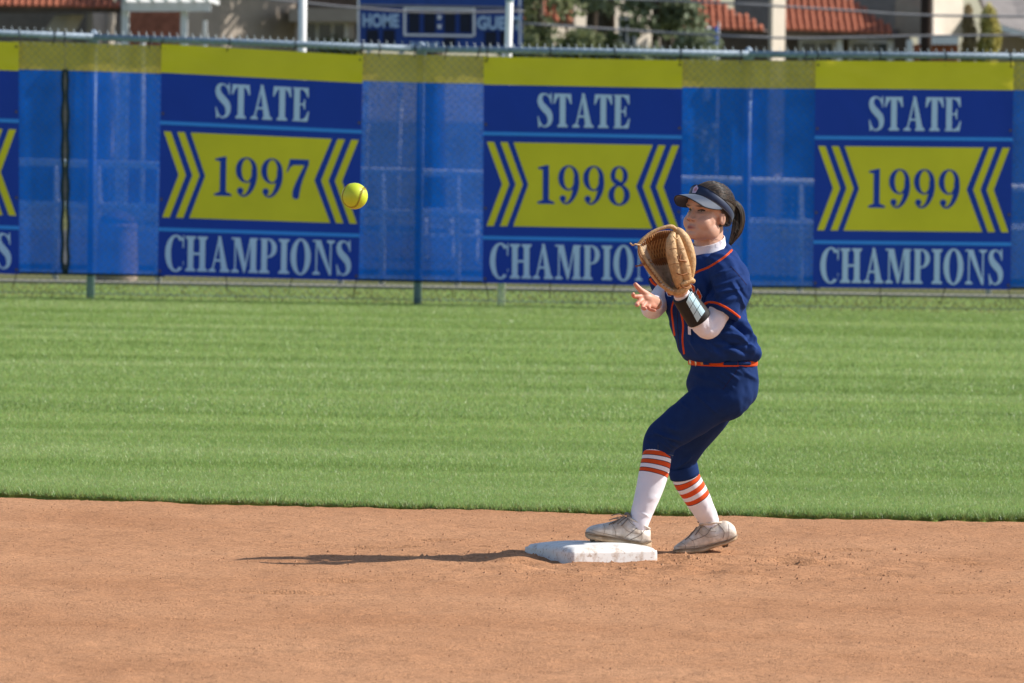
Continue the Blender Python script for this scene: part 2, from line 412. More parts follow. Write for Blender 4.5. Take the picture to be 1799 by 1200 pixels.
def seg_of(px): return 1 if px < 158 else 2 if px < 733 else 3 if px < 1308 else 4
BOT = lambda px: np.interp(px, [-417, 0, 158, 733, 1308, 1883], [474, 479, 482, 494, 504, 507])
TOPB = lambda px: np.interp(px, [-417, 0, 158, 733, 1308, 1883], [50, 71, 76, 96, 106, 109])
BAND = lambda px: np.interp(px, [-417, 0, 158, 733, 1308, 1883], [101, 121, 125, 145, 155, 159])
def screen_strip(pxs, ytop, ybot, off, rows=24, wig=0):
    v = []; f = []; k = len(pxs)
    for j in range(rows + 1):
        for px in pxs:
            t = j / rows; py = ytop(px) * (1 - t) + ybot(px) * t
            o_ = off + .006 * math.sin(px * .05 + t * 3) * t
            p = px
            if wig and abs(px - wig[0]) < .1: p = px + wig[1](py)
            v.append(on_seg(seg_of(px - 1e-3), p, py, o_))
    for j in range(rows):
        for i in range(k - 1): f.append((j*k + i, j*k + i + 1, (j+1)*k + i + 1, (j+1)*k + i))
    return v, f
def opening(py):                                     # half width of the gap between the two screens, in px at the fence
    return np.interp(py, [90, 120, 150, 200, 300, 400, 450, 474, 482], [.4, .8, 2.2, 3.0, 2.6, 3.2, 3.4, 1.6, .2])
def windscreen(pxs, label, edge=None, sgn=0):
    e = empty("windscreen", on_seg(seg_of(pxs[0]), pxs[0], BOT(pxs[0]), .0), label, "windscreen", "windscreens on the fence")
    wig = (edge, lambda py: sgn * float(opening(py))) if edge else 0
    v, f = screen_strip(pxs, BAND, BOT, .012, wig=wig); link("blue_mesh", mkmesh("blue_mesh", v, f, blue_scr, smooth=True), e)
    v, f = screen_strip(pxs, TOPB, BAND, .012, 6, wig=wig); link("yellow_band", mkmesh("yellow_band", v, f, yel_scr, smooth=True), e)
    m = MB(); m.tube([on_seg(seg_of(p - 1e-3), p, BOT(p), .014) for p in pxs], .011, 6); m.obj("bottom_hem", hem_m, e)
    if edge:
        pts = [on_seg(1, edge + sgn * (float(opening(py)) + 1.6), py, .016) for py in np.linspace(122, 480, 40)]; pts = [p + Vector((.006 * math.sin(i * .9) * sgn, 0, 0)) for i, p in enumerate(pts)]
        m = MB(); m.tube(pts, [.014] * 40, 8); m.obj("side_hem", hem_m, e, smooth=True)
    return e
windscreen([24, 60, 90, 114.5], "short blue mesh windscreen that ends at a gaping vertical slit", 114.5, -1)
windscreen([114.5, 130, 158, 190, 240, 290], "blue mesh windscreen with yellow top band between the slit and the 1997 banner", 114.5, 1)
windscreen([626, 660, 700, 733, 770, 810, 856], "blue mesh windscreen with yellow top band between the 1997 and 1998 banners")
windscreen([1188, 1230, 1270, 1308, 1350, 1400, 1440], "blue mesh windscreen with yellow top band beside the player, between the 1998 and 1999 banners")
windscreen([1770, 1800, 1840, 1883], "narrow blue mesh windscreen past the 1999 banner")

# ================================================================== BANNERS
ban_navy = mk("banner_navy", (.009, .046, .43), rough=.55, var=.05, scale=2, bump=.12, bscale=5, spec=.25)
ban_yel = mk("banner_yellow", (.78, .62, .03), rough=.55, var=.06, scale=2, bump=.12, bscale=5, spec=.25)
ban_text = mk("banner_light_blue", (.54, .65, 1.0), rough=.55, var=.0, spec=.2)
ban_line = mk("banner_line_blue", (.05, .28, .95), rough=.55, var=.0, spec=.2)
grom_m = mk("grommet", (.14, .10, .05), rough=.4, metal=.6)

def ell(cx, cy, rx, ry, a0, a1, n=28): return [(cx + rx * math.cos(t), cy + ry * math.sin(t)) for t in np.linspace(a0, a1, n)]
def ringp(cx, cy, ro, ri, a0=0, a1=2 * math.pi, n=36, icx=None):
    """ring pieces as quads; ro, ri = (rx, ry)"""
    icx = cx if icx is None else icx
    A = ell(cx, cy, *ro, a0, a1, n); B = ell(icx, cy, *ri, a0, a1, n)
    return [[A[i], A[i+1], B[i+1], B[i]] for i in range(n - 1)]
def strokep(pts, sub=7):
    """pts: (x, y, width) -> quads along a smooth line"""
    S = spline(pts, sub); q = []
    for i in range(len(S) - 1):
        def side(k):
            a = S[max(k-1, 0)][:2]; b = S[min(k+1, len(S)-1)][:2]; t = b - a; t = t / (np.linalg.norm(t) + 1e-9); n = np.array([-t[1], t[0]])
            return S[k][:2] + n * S[k][2] / 2, S[k][:2] - n * S[k][2] / 2
        a, b = side(i); c, d = side(i + 1); q.append([tuple(a), tuple(c), tuple(d), tuple(b)])
    return q
def rc(x0, y0, x1, y1): return [(x0, y0), (x1, y0), (x1, y1), (x0, y1)]
def serif(cx, y, w, stem, up=True, h=.045, br=.06):
    """slab serif with brackets at a stem foot (up: stem rises from it)"""
    s = 1 if up else -1
    return [[(cx - w/2, y), (cx + w/2, y), (cx + w/2, y + s*h), (cx + stem/2, y + s*(h+br)), (cx - stem/2, y + s*(h+br)), (cx - w/2, y + s*h)]]
ST = .19
def g_I(): return .36, [rc(.18-ST/2, .05, .18+ST/2, .95)] + serif(.18, 0, .36, ST) + serif(.18, 1, .36, ST, False)
def g_H(): return .74, [rc(.17-ST/2, .05, .17+ST/2, .95), rc(.57-ST/2, .05, .57+ST/2, .95), rc(.2, .47, .55, .535)] + serif(.17,0,.34,ST)+serif(.17,1,.34,ST,False)+serif(.57,0,.34,ST)+serif(.57,1,.34,ST,False)
def g_T(): return .60, [rc(.30-ST/2, .05, .30+ST/2, .97), [(.02,1),(.58,1),(.58,.93),(.02,.93)], [(.02,.95),(.0,.70),(.045,.70),(.10,.83),(.2,.94)], [(.58,.95),(.60,.70),(.555,.70),(.50,.83),(.40,.94)]] + serif(.30, 0, .34, ST)
def g_A(): return .70, [[(.10,.04),(.155,.04),(.385,.95),(.33,1.0)], [(.31,1.02),(.40,1.02),(.64,.04),(.43,.04)], rc(.2,.30,.48,.36)] + serif(.12,0,.24,.06) + serif(.54,0,.32,ST)
def g_E(): return .56, [rc(.16-ST/2, .04, .16+ST/2, .96), rc(.02, .955, .52, 1), [(.22,.97),(.53,1.0),(.54,.72),(.50,.72),(.44,.86),(.34,.945),(.22,.95)], rc(.02,0,.50,.045),
      [(.22,.035),(.51,0),(.56,.30),(.52,.30),(.45,.14),(.35,.06),(.22,.055)], rc(.2,.48,.36,.53), [(.30,.505),(.36,.53),(.40,.66),(.43,.66),(.43,.35),(.40,.35),(.36,.48)]]
def g_M(): return .92, [rc(.12,.04,.17,.97), [(.10,1),(.31,1),(.50,.20),(.43,.0)], [(.43,.0),(.48,.0),(.70,1),(.64,1)], rc(.76-ST/2,.04,.76+ST/2,.97), [(.64,1.0),(.90,1.0),(.90,.95),(.66,.95)], [(.02,1.0),(.14,1.0),(.14,.95),(.02,.95)]] + serif(.145,0,.26,.06)+serif(.76,0,.32,ST)
def g_N(): return .76, [rc(.12,.04,.17,.97), [(.09,1),(.29,1),(.66,.0),(.59,-.02)], rc(.60,.0,.65,.97), [(.02,1.0),(.16,1.0),(.16,.95),(.02,.95)]] + serif(.145,0,.25,.06) + serif(.625,1,.26,.06,False)
def g_P(): return .60, [rc(.16-ST/2,.05,.16+ST/2,.96), rc(.02,.955,.34,1)] + serif(.16,0,.35,ST) + ringp(.30,.725,(.28,.275),(.115,.225),-math.pi/2,math.pi/2,20) + [rc(.22,.45,.30,.50)]
def g_O(): return .68, ringp(.34,.5,(.34,.53),(.15,.475))
def g_C(): return .64, ringp(.36,.5,(.36,.53),(.17,.475),math.radians(48),math.radians(308),30) + [[(.575,.90),(.60,1.02),(.63,1.02),(.625,.66),(.59,.66)], [(.60,.14),(.55,.05),(.60,.13),(.635,.27),(.60,.27)]]
def g_S(): return .52, strokep([(.45,.80,.05),(.38,.92,.055),(.26,.985,.05),(.13,.93,.12),(.095,.79,.165),(.15,.655,.20),(.27,.53,.215),(.39,.40,.20),(.43,.24,.165),(.39,.09,.11),(.26,.01,.05),(.14,.06,.05),(.05,.22,.05)]) + \
      [[(.44,1.02),(.475,1.02),(.485,.69),(.455,.69),(.40,.90)], [(.055,-.02),(.09,-.02),(.13,.10),(.045,.31),(.015,.31)]]
def g_1(): return .50, [[(.155,.05),(.315,.05),(.315,1.0),(.20,.93),(.155,.93)], [(.21,.985),(.315,1.0),(.20,.86),(.02,.90),(.02,.93)]] + serif(.24,0,.46,.16)
def g_9(): return .60, ringp(.28,.675,(.28,.325),(.14,.285),icx=.29) + strokep([(.485,.70,.14),(.49,.52,.15),(.45,.32,.14),(.37,.14,.10),(.26,.03,.06),(.16,.03,.05),(.09,.09,.05)]) + [ell(.125,.145,.085,.085,0,6.1,14)]
def g_7(): return .58, [[(.08,1),(.58,1),(.57,.86),(.05,.85)], [(.05,.86),(.08,.86),(.08,.80),(.02,.66),(-.01,.66)], [(.05,.86),(.2,.86),(.10,.80),(.03,.68)]] + strokep([(.545,.92,.09),(.44,.68,.11),(.33,.42,.145),(.26,.18,.18),(.25,.05,.17)]) + [ell(.25,.05,.085,.07,0,6.1,14)]
def g_8(): return .60, ringp(.30,.755,(.235,.25),(.105,.205)) + ringp(.30,.26,(.29,.275),(.135,.225)) + [[(.14,.62),(.30,.50),(.46,.42),(.40,.56),(.22,.68)]]
GLY = dict(I=g_I, H=g_H, T=g_T, A=g_A, E=g_E, M=g_M, N=g_N, P=g_P, O=g_O, C=g_C, S=g_S)
GLY.update({'1': g_1, '9': g_9, '7': g_7, '8': g_8})
def word(txt, track=.05):
    x = 0; polys = []
    for c in txt:
        w, ps = GLY[c]()
        polys.append([[(x + px, py) for px, py in p] for p in ps]); x += w + track
    return x - track, polys
def banner(seg, TL, TR, BR, BL, year, label, group=None):
    a, e, nrm, L = seg_frame(seg)
    def B(u, v, lay=0):
        top = np.array(TL) * (1-u) + np.array(TR) * u; bot = np.array(BL) * (1-u) + np.array(BR) * u
        p = top * (1-v) + bot * v
        k = seg * 1.7
        wob = .010 * math.sin(u * 10 + k) * (.3 + .7 * v) + .008 * math.sin(v * 8 + u * 5 + k)
        for cu in (0, 1):                                   # pulled creases running in from the tied corners
            du = abs(u - cu); wob += .014 * math.exp(-du / .22) * math.exp(-v / .35) * math.sin(22 * math.atan2(v + .02, du + .02) + k)
        return on_seg(seg, p[0], p[1], .062 + wob) + nrm * (.0030 * lay)
    def grid(fl, fr, v0, v1, lay, nu=20, nv=10):             # a printed area between two slanted edges
        vs = []; fs = []
        for j in range(nv + 1):
            v = v0 + (v1 - v0) * j / nv; a_, b_ = fl(v), fr(v)
            for i in range(nu + 1): vs.append(B(a_ + (b_ - a_) * i / nu, v, lay))
        for j in range(nv):
            for i in range(nu): q = j * (nu + 1) + i; fs.append((q, q + nu + 1, q + nu + 2, q + 1))
        return vs, fs
    one = lambda v: 1.0
    nil = lambda v: 0.0
    root = empty("champions_banner", B(.5, 1), label, "banner", group)
    # the sheet itself, a little thick
    m = MB(); m.add(*grid(nil, one, .1245, 1, 0, 28, 28)); so_ = m.obj("sheet", ban_navy, root, smooth=True)
    m = MB(); m.add(*grid(nil, one, .0005, .124, 1, 28, 6)); m.obj("yellow_header", ban_yel, root, smooth=True)
    for v0, v1 in ((.332, .348), (.792, .808)):
        m = MB(); m.add(*grid(nil, one, v0, v1, 1, 28, 1)); m.obj("blue_line", ban_line, root, smooth=True)
    y0, y1, ym = .377, .748, .562
    nl = lambda v: np.interp(v, [y0, ym, y1], [.152, .228, .152]); nr2 = lambda v: np.interp(v, [y0, ym, y1], [.853, .770, .853])
    m = MB(); m.add(*grid(nl, nr2, y0, y1, 1, 22, 12)); m.obj("yellow_ribbon", ban_yel, root, smooth=True)
    for s0 in (.018, .086):
        for mir in (0, 1):
            w = .036; d = .078
            fl = lambda v: s0 + np.interp(v, [y0, ym, y1], [0, d, 0])
            if mir: m = MB(); m.add(*grid(lambda v: 1.004 - fl(v) - w, lambda v: 1.004 - fl(v), y0, y1, 1, 2, 12))
            else: m = MB(); m.add(*grid(fl, lambda v: fl(v) + w, y0, y1, 1, 2, 12))
            m.obj("chevron", ban_yel, root, smooth=True)
    def lettering(name, txt, u0, u1, v0, v1, mat):
        wd, glyphs = word(txt, .045 if len(txt) > 5 else .02 if txt == "STATE" else .07)
        for polys in glyphs:
            m = MB()
            for k, p in enumerate(polys):
                m.add([B(u0 + (u1 - u0) * x / wd, v1 + (v0 - v1) * y, 2 + (k % 7) * .12) for x, y in p], [tuple(range(len(p)))])
            m.obj(name, mat, root)
    lettering("letter", "STATE", .270, .738, .158, .306, ban_text)
    if year: lettering("digit", year, .272, .742, .474, .646, ban_navy)
    lettering("letter", "CHAMPIONS", .036, .962, .826, .978, ban_text)
    for u in (.012, .988):
        for v in (.02, .30, .67, .98):
            c = B(u, v, 3); m = MB(); m.tube([c, c + nrm * .004], .012, 10); m.obj("grommet", grom_m, root)
    for u in (.01, .34, .67, .99):
        c = B(u, .992, 2); m = MB(); d = random.uniform(-.05, .05)
        m.tube([c, c + e * d * .4 + Vector((0, 0, -.06)), c + e * d + Vector((0, 0, -.13 - random.random() * .05))], .0045, 5); m.obj("cable_tie", black_m, root)
    return root
banner(1, (-319, 60), (33, 74), (33.5, 482), (-318, 469), None, "state champions banner cut off at the short windscreen beside the slit", "champion banners")
banner(2, (284, 77), (638, 97), (630, 493), (277, 484), "1997", "blue and yellow state champions banner for 1997 with the ball before it", "champion banners")
banner(3, (850, 99), (1199, 106), (1196, 503), (848, 497), "1998", "blue and yellow state champions banner for 1998 behind the glove", "champion banners")
banner(4, (1433, 106), (1781, 109), (1775, 509), (1428, 505), "1999", "blue and yellow state champions banner for 1999", "champion banners")
# ================================================================== BEHIND THE FENCE
white_p = mk("white_paint", (.74, .75, .76), rough=.5, var=.06, scale=4)
stucco = mk("beige_stucco", (.38, .32, .265), rough=.95, var=.08, scale=3, bump=.2, bscale=40)
cream = mk("cream_stucco", (.66, .58, .48), rough=.95, var=.06, scale=3, bump=.2, bscale=40)
brick_m = mk("red_brick_wall", (.30, .11, .07), rough=.95, var=.25, scale=9)
tile_m = mk("terracotta_tile", (.38, .11, .06), rough=.85, scale=2.3, col2=(.50, .18, .10), detail=6)
greyroof = mk("grey_shingle", (.22, .20, .19), rough=.95, var=.15, scale=5)
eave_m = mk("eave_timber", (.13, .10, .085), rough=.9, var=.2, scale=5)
glass_m = mk("window_glass", (.03, .05, .065), rough=.08, var=.3, scale=2, spec=.8)
navy_b = mk("board_navy", (.016, .055, .26), rough=.5, var=.08, scale=2)
led_m = mk("dark_led_panel", (.006, .010, .028), rough=.5, var=.2)
wood_m = mk("pole_wood", (.045, .028, .02), rough=.9, var=.3, scale=4)
rail_w = mk("white_pipe", (.80, .80, .80), rough=.4, var=.05)

# pipe railing
RY = 71.0
rl = empty("pipe_railing", ground(600, 494), "white two rail pipe railing seen through the blue windscreen", "railing")
for y0, y1 in ((283.5, 316), (358, 388)):
    m = MB(); m.tube([at(px, y0 + (y1 - y0) * px / 1250, RY) for px in (-500, 2300)], .040, 10); m.obj("rail", rail_w, rl, smooth=True)
for px in (100, 175, 281, 601, 674, 806, 1160, 1408, 1740):
    t = at(px, 282 + 32.5 * px / 1250, RY); m = MB(); m.tube([(t.x, RY, -.1), (t.x, RY, t.z)], .032, 10); m.obj("post", rail_w, rl, smooth=True)

# poles
def pole(name, foot, top, r, mat, label, cat, bands=()):
    e = empty(name, foot, label, cat)
    m = MB(); m.tube([foot - Vector((0, 0, .1)), foot + (top - foot) * .5, top], r, 14); m.obj("shaft", mat, e, smooth=True)
    m = MB(); m.tube([top, top + Vector((0, 0, .04))], [x * 1.25 for x in (r if hasattr(r, '__len__') else [r])][:1] * 2, 14); m.obj("cap", mat, e)
    for t in bands:
        c = foot + (top - foot) * t; m = MB(); m.tube([c, c + Vector((0, 0, .05))], (r[0] if hasattr(r, '__len__') else r) * 1.15, 14); m.obj("band", steel, e)
    return e
ft = ground(880, 533.5, .02); tp = at(899, -130, ft.y); pole("white_pole", ft, tp, [.036, .036, .034], rail_w, "bright white pole standing right behind the 1998 banner", "pole", (.07, .8))
ft = Vector((at(527, 480, 76).x, 76, -.02)); tp = at(533, -120, 76); pole("light_grey_pole", ft, tp, [.046, .046, .045], rail_w, "light grey pole rising behind the 1997 banner", "pole", (.3, .82))
ft = Vector((at(1624, 400, 100).x, 100, -.02)); tp = at(1634, -700, 100); pole("utility_pole", ft, tp, [.085, .08, .07], wood_m, "dark brown timber utility pole with cables", "pole", (.4,))
for px, lab in ((206, "slim white post next to the concrete bin, seen through the windscreen"), (251, "slim white post nearer the 1997 banner, seen through the windscreen")):
    ft = Vector((at(px - 2, 392, 107).x, 107, -.02)); pole("white_sign_post", ft, at(px, 80, 107), [.034, .034, .034], rail_w, lab, "post")
# cables
cab_m = mk("grey_cable", (.30, .29, .29), rough=.6, var=.1)
for pts, lab in ((((-300, 8), (300, 48), (915, 41), (1345, 66), (1632, 63), (2000, 61)), "lower grey cable crossing before the trees and tiled roofs"),
                 (((900, -9), (1260, 5), (1480, 18), (1634, 27), (2000, 30)), "upper grey cable passing over the tiled roofs"),
                 (((200, -30), (495, 1), (640, 15), (760, 22), (920, 20)), "grey cable reaching the scoreboard's edge")):
    if pts[0][0] == -300: pts = pts[2:]
    P = spline([tuple(at(px, py, 99.6)) for px, py in pts], 6)
    m = MB(); m.tube([tuple(p) for p in P], .017, 6); tag(m.obj("cable", cab_m, loc=P[0], smooth=True), lab, "cable")
# bin
fb = ground(205, 495); e = empty("concrete_bin", fb, "round brownish concrete bin behind the windscreen", "bin")
m = MB(); S = spline([(0, .20), (.1, .215), (.5, .20), (.56, .21), (.6, .19)], 3); m.tube([fb + Vector((0, 0, z)) for z, r in S], [r for z, r in S], 20); m.obj("drum", mk("bin_concrete", (.32, .24, .21), rough=.95, var=.15, scale=8), e, smooth=True)
m = MB(); m.tube([fb + Vector((0, 0, .605)), fb + Vector((0, 0, .66)), fb + Vector((0, 0, .72))], [.195, .17, .05], 20); m.obj("lid", eave_m, e, smooth=True)

# aluminium bleacher
bl = empty("bleacher", Vector((at(790, 440, 82).x, 82, -.02)), "low aluminium bleacher behind the windscreen beside the 1998 banner", "bleacher")
alu = mk("aluminium_plank", (.72, .73, .75), rough=.4, var=.05)
for k, (y, dd) in enumerate(((412, 0), (396, .55), (380, 1.1), (366, 1.65))):
    a = at(742, y, 82 + dd); b = at(846, y + 2, 82 + dd); m = MB(); m.box((a.x, 82 + dd, a.z - .04), (b.x, 82.28 + dd, a.z)); m.obj("bench_plank", alu, bl)
for px in (750, 795, 838):
    a = at(px, 370, 83.6); m = MB(); m.tube([(a.x, 82.1, 0), (a.x, 82.1, .45), (a.x, 83.8, a.z - .05), (a.x, 83.8, 0)], .025, 6); m.obj("frame", alu, bl)
# scoreboard
SY = 104.0
sb = empty("scoreboard", Vector((at(770, 80, SY).x, SY, -.02)), "navy scoreboard with HOME and GUEST headings and dark digit panels", "scoreboard")
def sb_box(name, x0, y0, x1, y1, mat, d0, d1, par=sb):
    a = at(x0, y1, SY); b = at(x1, y0, SY); m = MB()
    q = [at(x0, y0, SY), at(x1, y0 + (x1 - x0) * .0157, SY), at(x1, y1 + (x1 - x0) * .0157, SY), at(x0, y1, SY)]
    q = [Vector((p.x, SY - d0, p.z)) for p in q]; m.prism(q, (0, d0 - d1 + 0, 0)); return m.obj(name, mat, par)
body = sb_box("cabinet", 630, -120, 918, 80, navy_b, .0, -.25)
sb_box("top_panel", 632, -118, 916, 7, mk("board_blue", (.02, .07, .30), rough=.5), .02, 0)
sb_box("divider", 632, 7.5, 916, 10.5, cab_m, .03, 0)
sb_box("side_trim", 628, -110, 631.5, 80, rail_w, .03, 0); sb_box("side_trim", 911.5, -110, 915, 80, rail_w, .03, 0)
for q in ((709, 13, 713, 63), (831, 13, 835, 63), (713, 13, 831, 16.5), (713, 59.5, 831, 63)): sb_box("clock_frame", *q, rail_w, .03, 0)
for q in ((718, 18, 737, 57), (745, 18, 765, 57), (781, 18, 800, 57), (808, 18, 828, 57), (644, 52, 665, 80), (673, 52, 694, 80), (780, 67, 800, 80), (852, 55, 872, 80), (878, 55, 897, 80)): sb_box("digit_panel", *q, led_m, .02, 0)
for q in ((769, 27, 775, 34), (769, 43, 775, 50)): sb_box("colon_dot", *q, rail_w, .02, 0)
def bartext(txt, px, py, wpx, hpx, mat, par, Y, name="heading"):
    cu = bpy.data.curves.new("t", 'FONT'); cu.body = txt; cu.offset = .04; cu.resolution_u = 3
    to = bpy.data.objects.new("t", cu); COL.objects.link(to); dg = bpy.context.evaluated_depsgraph_get()
    me = bpy.data.meshes.new_from_object(to.evaluated_get(dg)); bpy.data.objects.remove(to)
    co = np.array([v.co for v in me.vertices]); lo = co.min(0); hi = co.max(0)
    for v in me.vertices:
        u = (v.co.x - lo[0]) / (hi[0] - lo[0]); w = (v.co.y - lo[1]) / (hi[1] - lo[1])
        v.co = at(px + u * wpx, py + u * wpx * .0157 + (1 - w) * hpx, Y)
    me.materials.clear(); me.materials.append(mat); return link(name, me, par)
txt_m = mk("board_lettering", (.42, .58, .78), rough=.5, var=.03)
bartext("HOME", 637, 23.5, 64, 24, txt_m, sb, SY - .035)
bartext("GUEST", 838, 28, 78, 24, txt_m, sb, SY - .035)
bartext("INNING", 722, 73, 50, 18, txt_m, sb, SY - .035)
for px in (648, 706, 886):
    t = at(px, 78, SY); m = MB(); m.tube([(t.x - .05, SY + .14, -.1), (t.x, SY + .14, t.z + .3)], .038, 10); m.obj("leg", rail_w, sb, smooth=True)

# ------------------------------------------------------------------ tiled roofs
def tile_mesh():
    r = .058; v = []; f = []; n = 6
    for y, s, z in ((0, 1.0, .012), (.34, .85, .0)):
        for k in range(n + 1):
            th = math.pi * k / n; v.append((math.cos(th) * r * s, y, math.sin(th) * r * s * .85 + z))
    for k in range(n): f.append((k, k + 1, n + 2 + k, n + 1 + k))
    v.append((0, 0, 0.0)); c = len(v) - 1
    for k in range(n): f.append((k + 1, k, c))
    return mkmesh("roof_tile", v, f, tile_m, smooth=True)
TILE = tile_mesh()
def tiled_roof(house, left, right, run, rise, hip_r=0.0, hip_l=0.0):
    """left/right: the two ends of the eave line; run/rise: how far back and up the roof goes"""
    left = Vector(left); right = Vector(right); e = right - left; Ln = e.length; e.normalize()
    back = Vector((-e.y, e.x, 0)); back = Vector((0, 0, 1)).cross(e).normalized(); s = (back * run + Vector((0, 0, rise))); SL = s.length; s.normalize(); nr = e.cross(s)
    m = MB(); q = [left, right, right + s * SL - e * hip_r, left + s * SL + e * hip_l]
    m.prism([p - nr * .01 for p in q], -nr * .10); roof = m.obj("roof", eave_m, house)
    rows = int(SL / .29); org = worldloc(roof); cnt = 0
    R = Matrix((e, s, nr)).transposed().to_4x4()
    for j in range(rows):
        a = hip_l * j / rows; b = Ln - hip_r * j / rows; n = int((b - a) / .128)
        for i in range(n):
            if cnt >= 290: break
            cnt += 1
            o = bpy.data.objects.new("roof_tile", TILE); COL.objects.link(o); o.parent = roof
            p = left + e * (a + .064 + i * .128) + s * (j * .29 - .05) + nr * (.004 * j % .01)
            o.matrix_local = Matrix.Translation(p - org) @ R @ Matrix.Rotation(random.uniform(-.03, .03), 4, 'Z')
    return roof
def wallq(house, q, mat, depth=(0, .25, 0), name="wall"):
    m = MB(); m.prism([Vector(p) for p in q], depth); return m.obj(name, mat, house)
def face(x0, y0, x1, y1, Y): return [at(x0, y0, Y), at(x1, y0, Y), at(x1, y1, Y), at(x0, y1, Y)]
def to_ground(x0, y0, x1, Y, Y1=None):
    a = at(x0, y0, Y); b = at(x1, y0, Y1 or Y); return [a, b, Vector((b.x, b.y, -.2)), Vector((a.x, a.y, -.2))]
def window(house, x0, y0, x1, y1, Y, trim, mull=(.5,)):
    a = at(x0, y1, Y); b = at(x1, y0, Y); w = .07; m = MB()
    m.box((a.x, Y - .06, a.z), (b.x, Y + .02, a.z + w)); m.box((a.x, Y - .06, b.z - w), (b.x, Y + .02, b.z))
    m.box((a.x, Y - .06, a.z + w), (a.x + w, Y + .02, b.z - w)); m.box((b.x - w, Y - .06, a.z + w), (b.x, Y + .02, b.z - w))
    for t in mull: x = a.x + (b.x - a.x) * t; m.box((x - .025, Y - .05, a.z + w), (x + .025, Y + .02, b.z - w))
    fr = m.obj("window", trim, house); m = MB(); m.box((a.x + w, Y - .022, a.z + w), (b.x - w, Y - .012, b.z - w)); m.obj("pane", glass_m, fr); return fr

# house with the open tiled porch, at the left
HY = 128.0
hA = empty("tiled_house", Vector((at(60, 60, HY).x, HY, -.05)), "beige stucco house with red tiled porch roof beside the white pergola", "house")
wallq(hA, to_ground(-700, -20, 165, HY + 3.2), mk("porch_shade_stucco", (.26, .22, .19), rough=.95))  # stucco colour darkened to stand for the shade inside the porch
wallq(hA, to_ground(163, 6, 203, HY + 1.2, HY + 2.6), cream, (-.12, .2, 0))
wallq(hA, to_ground(203, -15, 222, HY + 2.0), stucco)
wallq(hA, face(-700, 14, 214, 22, HY + .25), eave_m, (0, .25, 0), "porch_beam")
for px in range(-40, 210, 38): wallq(hA, face(px, 6, px + 7, 15, HY - .05), eave_m, (0, 1.2, 0), "rafter_end")
a, b, c, d = at(126, 26, HY + .6), at(149, 26, HY + .6), at(124, 70, HY + .6), at(98, 70, HY + .6)
wallq(hA, [a, b, c, d], cream, (-.35, .55, 0), "buttress"); wallq(hA, [Vector((d.x, d.y, -.2)), Vector((c.x, c.y, -.2)), c, d], stucco, (0, .5, 0), "buttress_foot")
tiled_roof(hA, at(-30, 9.5, HY - .3), at(217, 13.5, HY - .3), 3.0, 1.05, hip_r=1.6)

# pergola
pg = empty("pergola", Vector((at(290, 60, 122).x, 122, -.05)), "white timber pergola in front of a brick red wall", "pergola")
for x0, x1, Y in ((214.5, 227, 121), (318, 330, 121), (357, 363.5, 123)):
    a = at(x0, 4 if Y < 122 else 36, Y); b = at(x1, 4 if Y < 122 else 36, Y); m = MB(); m.box((a.x, Y - .08, -.1), (b.x, Y + .08, a.z)); m.obj("post", white_p, pg)
wallq(pg, face(214, 3, 370, 20, 120.8), white_p, (0, .12, 0), "beam"); wallq(pg, face(214, -14, 372, -3, 121.3), white_p, (0, .12, 0), "beam")
for px in range(216, 372, 24): wallq(pg, face(px, -6, px + 6, 2, 120.4), white_p, (0, 4.5, 0), "rafter")

# house with the stucco wall and window, middle left
hB = empty("stucco_house", Vector((at(450, 60, 129).x, 129, -.05)), "stucco house wall with a curtained window left of the scoreboard", "house")
wallq(hB, to_ground(228, -60, 322, 126.5), brick_m, (0, .3, 0), "brick_wall")
wallq(hB, to_ground(300, -60, 520, 127.0, 130.6), stucco, (-.2, .3, 0))
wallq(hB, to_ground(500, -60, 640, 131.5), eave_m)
wallq(hB, face(508, 14, 640, 38, 129.2), stucco, (0, 2.0, 0), "lintel"); wallq(hB, to_ground(519, 36, 530, 129.4), stucco, (0, .3, 0), "jamb"); wallq(hB, to_ground(612, 36, 622, 129.4), stucco, (0, .3, 0), "jamb")
window(hB, 530, 36, 612, 110, 130.0, white_p, (.33, .66))

# house with the two tiled roofs, at the right
HC = 128.0
hC = empty("tiled_house", Vector((at(1420, 60, HC).x, HC, -.05)), "house with two red tiled roofs and a tall cream pillar", "house")
tiled_roof(hC, at(1150, 46, HC), at(1352, 55, HC), 3.2, 1.1, hip_r=1.9)
tiled_roof(hC, at(1376, 52, HC), at(1580, 60, HC), 3.4, 1.0, hip_r=1.2)
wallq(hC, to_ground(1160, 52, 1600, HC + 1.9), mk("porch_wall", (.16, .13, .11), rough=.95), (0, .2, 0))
wallq(hC, face(1180, 54, 1350, 60, HC + .12), eave_m, (0, .1, 0), "fascia"); wallq(hC, face(1376, 60, 1578, 68, HC + .12), mk("fascia_grey", (.36, .34, .31), rough=.8), (0, .1, 0), "fascia")
a = at(1351, -80, HC - .5); b = at(1379, 95, HC - .5)
cxp, hw_, m = (a.x + b.x) / 2, (b.x - a.x) / 2, MB()
m.prism([Vector((cxp - hw_ * .9, HC - .62, -.2)), Vector((cxp - hw_ * .55, HC - .80, -.2)), Vector((cxp + hw_, HC - .45, -.2)), Vector((cxp + hw_ * .6, HC - .25, -.2))], (0, 0, a.z + .2)); m.obj("pillar", cream, hC)
window(hC, 1402, 70, 1468, 130, HC + 1.85, white_p, (.5,)); window(hC, 1490, 70, 1568, 130, HC + 1.85, white_p, (.5,))
for px in (1470, 1560): a = at(px, 68, HC + .3); m = MB(); m.box((a.x, HC + .3, -.2), (a.x + .11, HC + .42, a.z)); m.obj("porch_post", white_p, hC)
wallq(hC, [at(1290, -60, HC + 5.2), at(1620, -60, HC + 5.2), at(1620, 60, HC + 5.2), at(1290, 60, HC + 5.2)], greyroof, (0, .3, 0), "upper_wall")
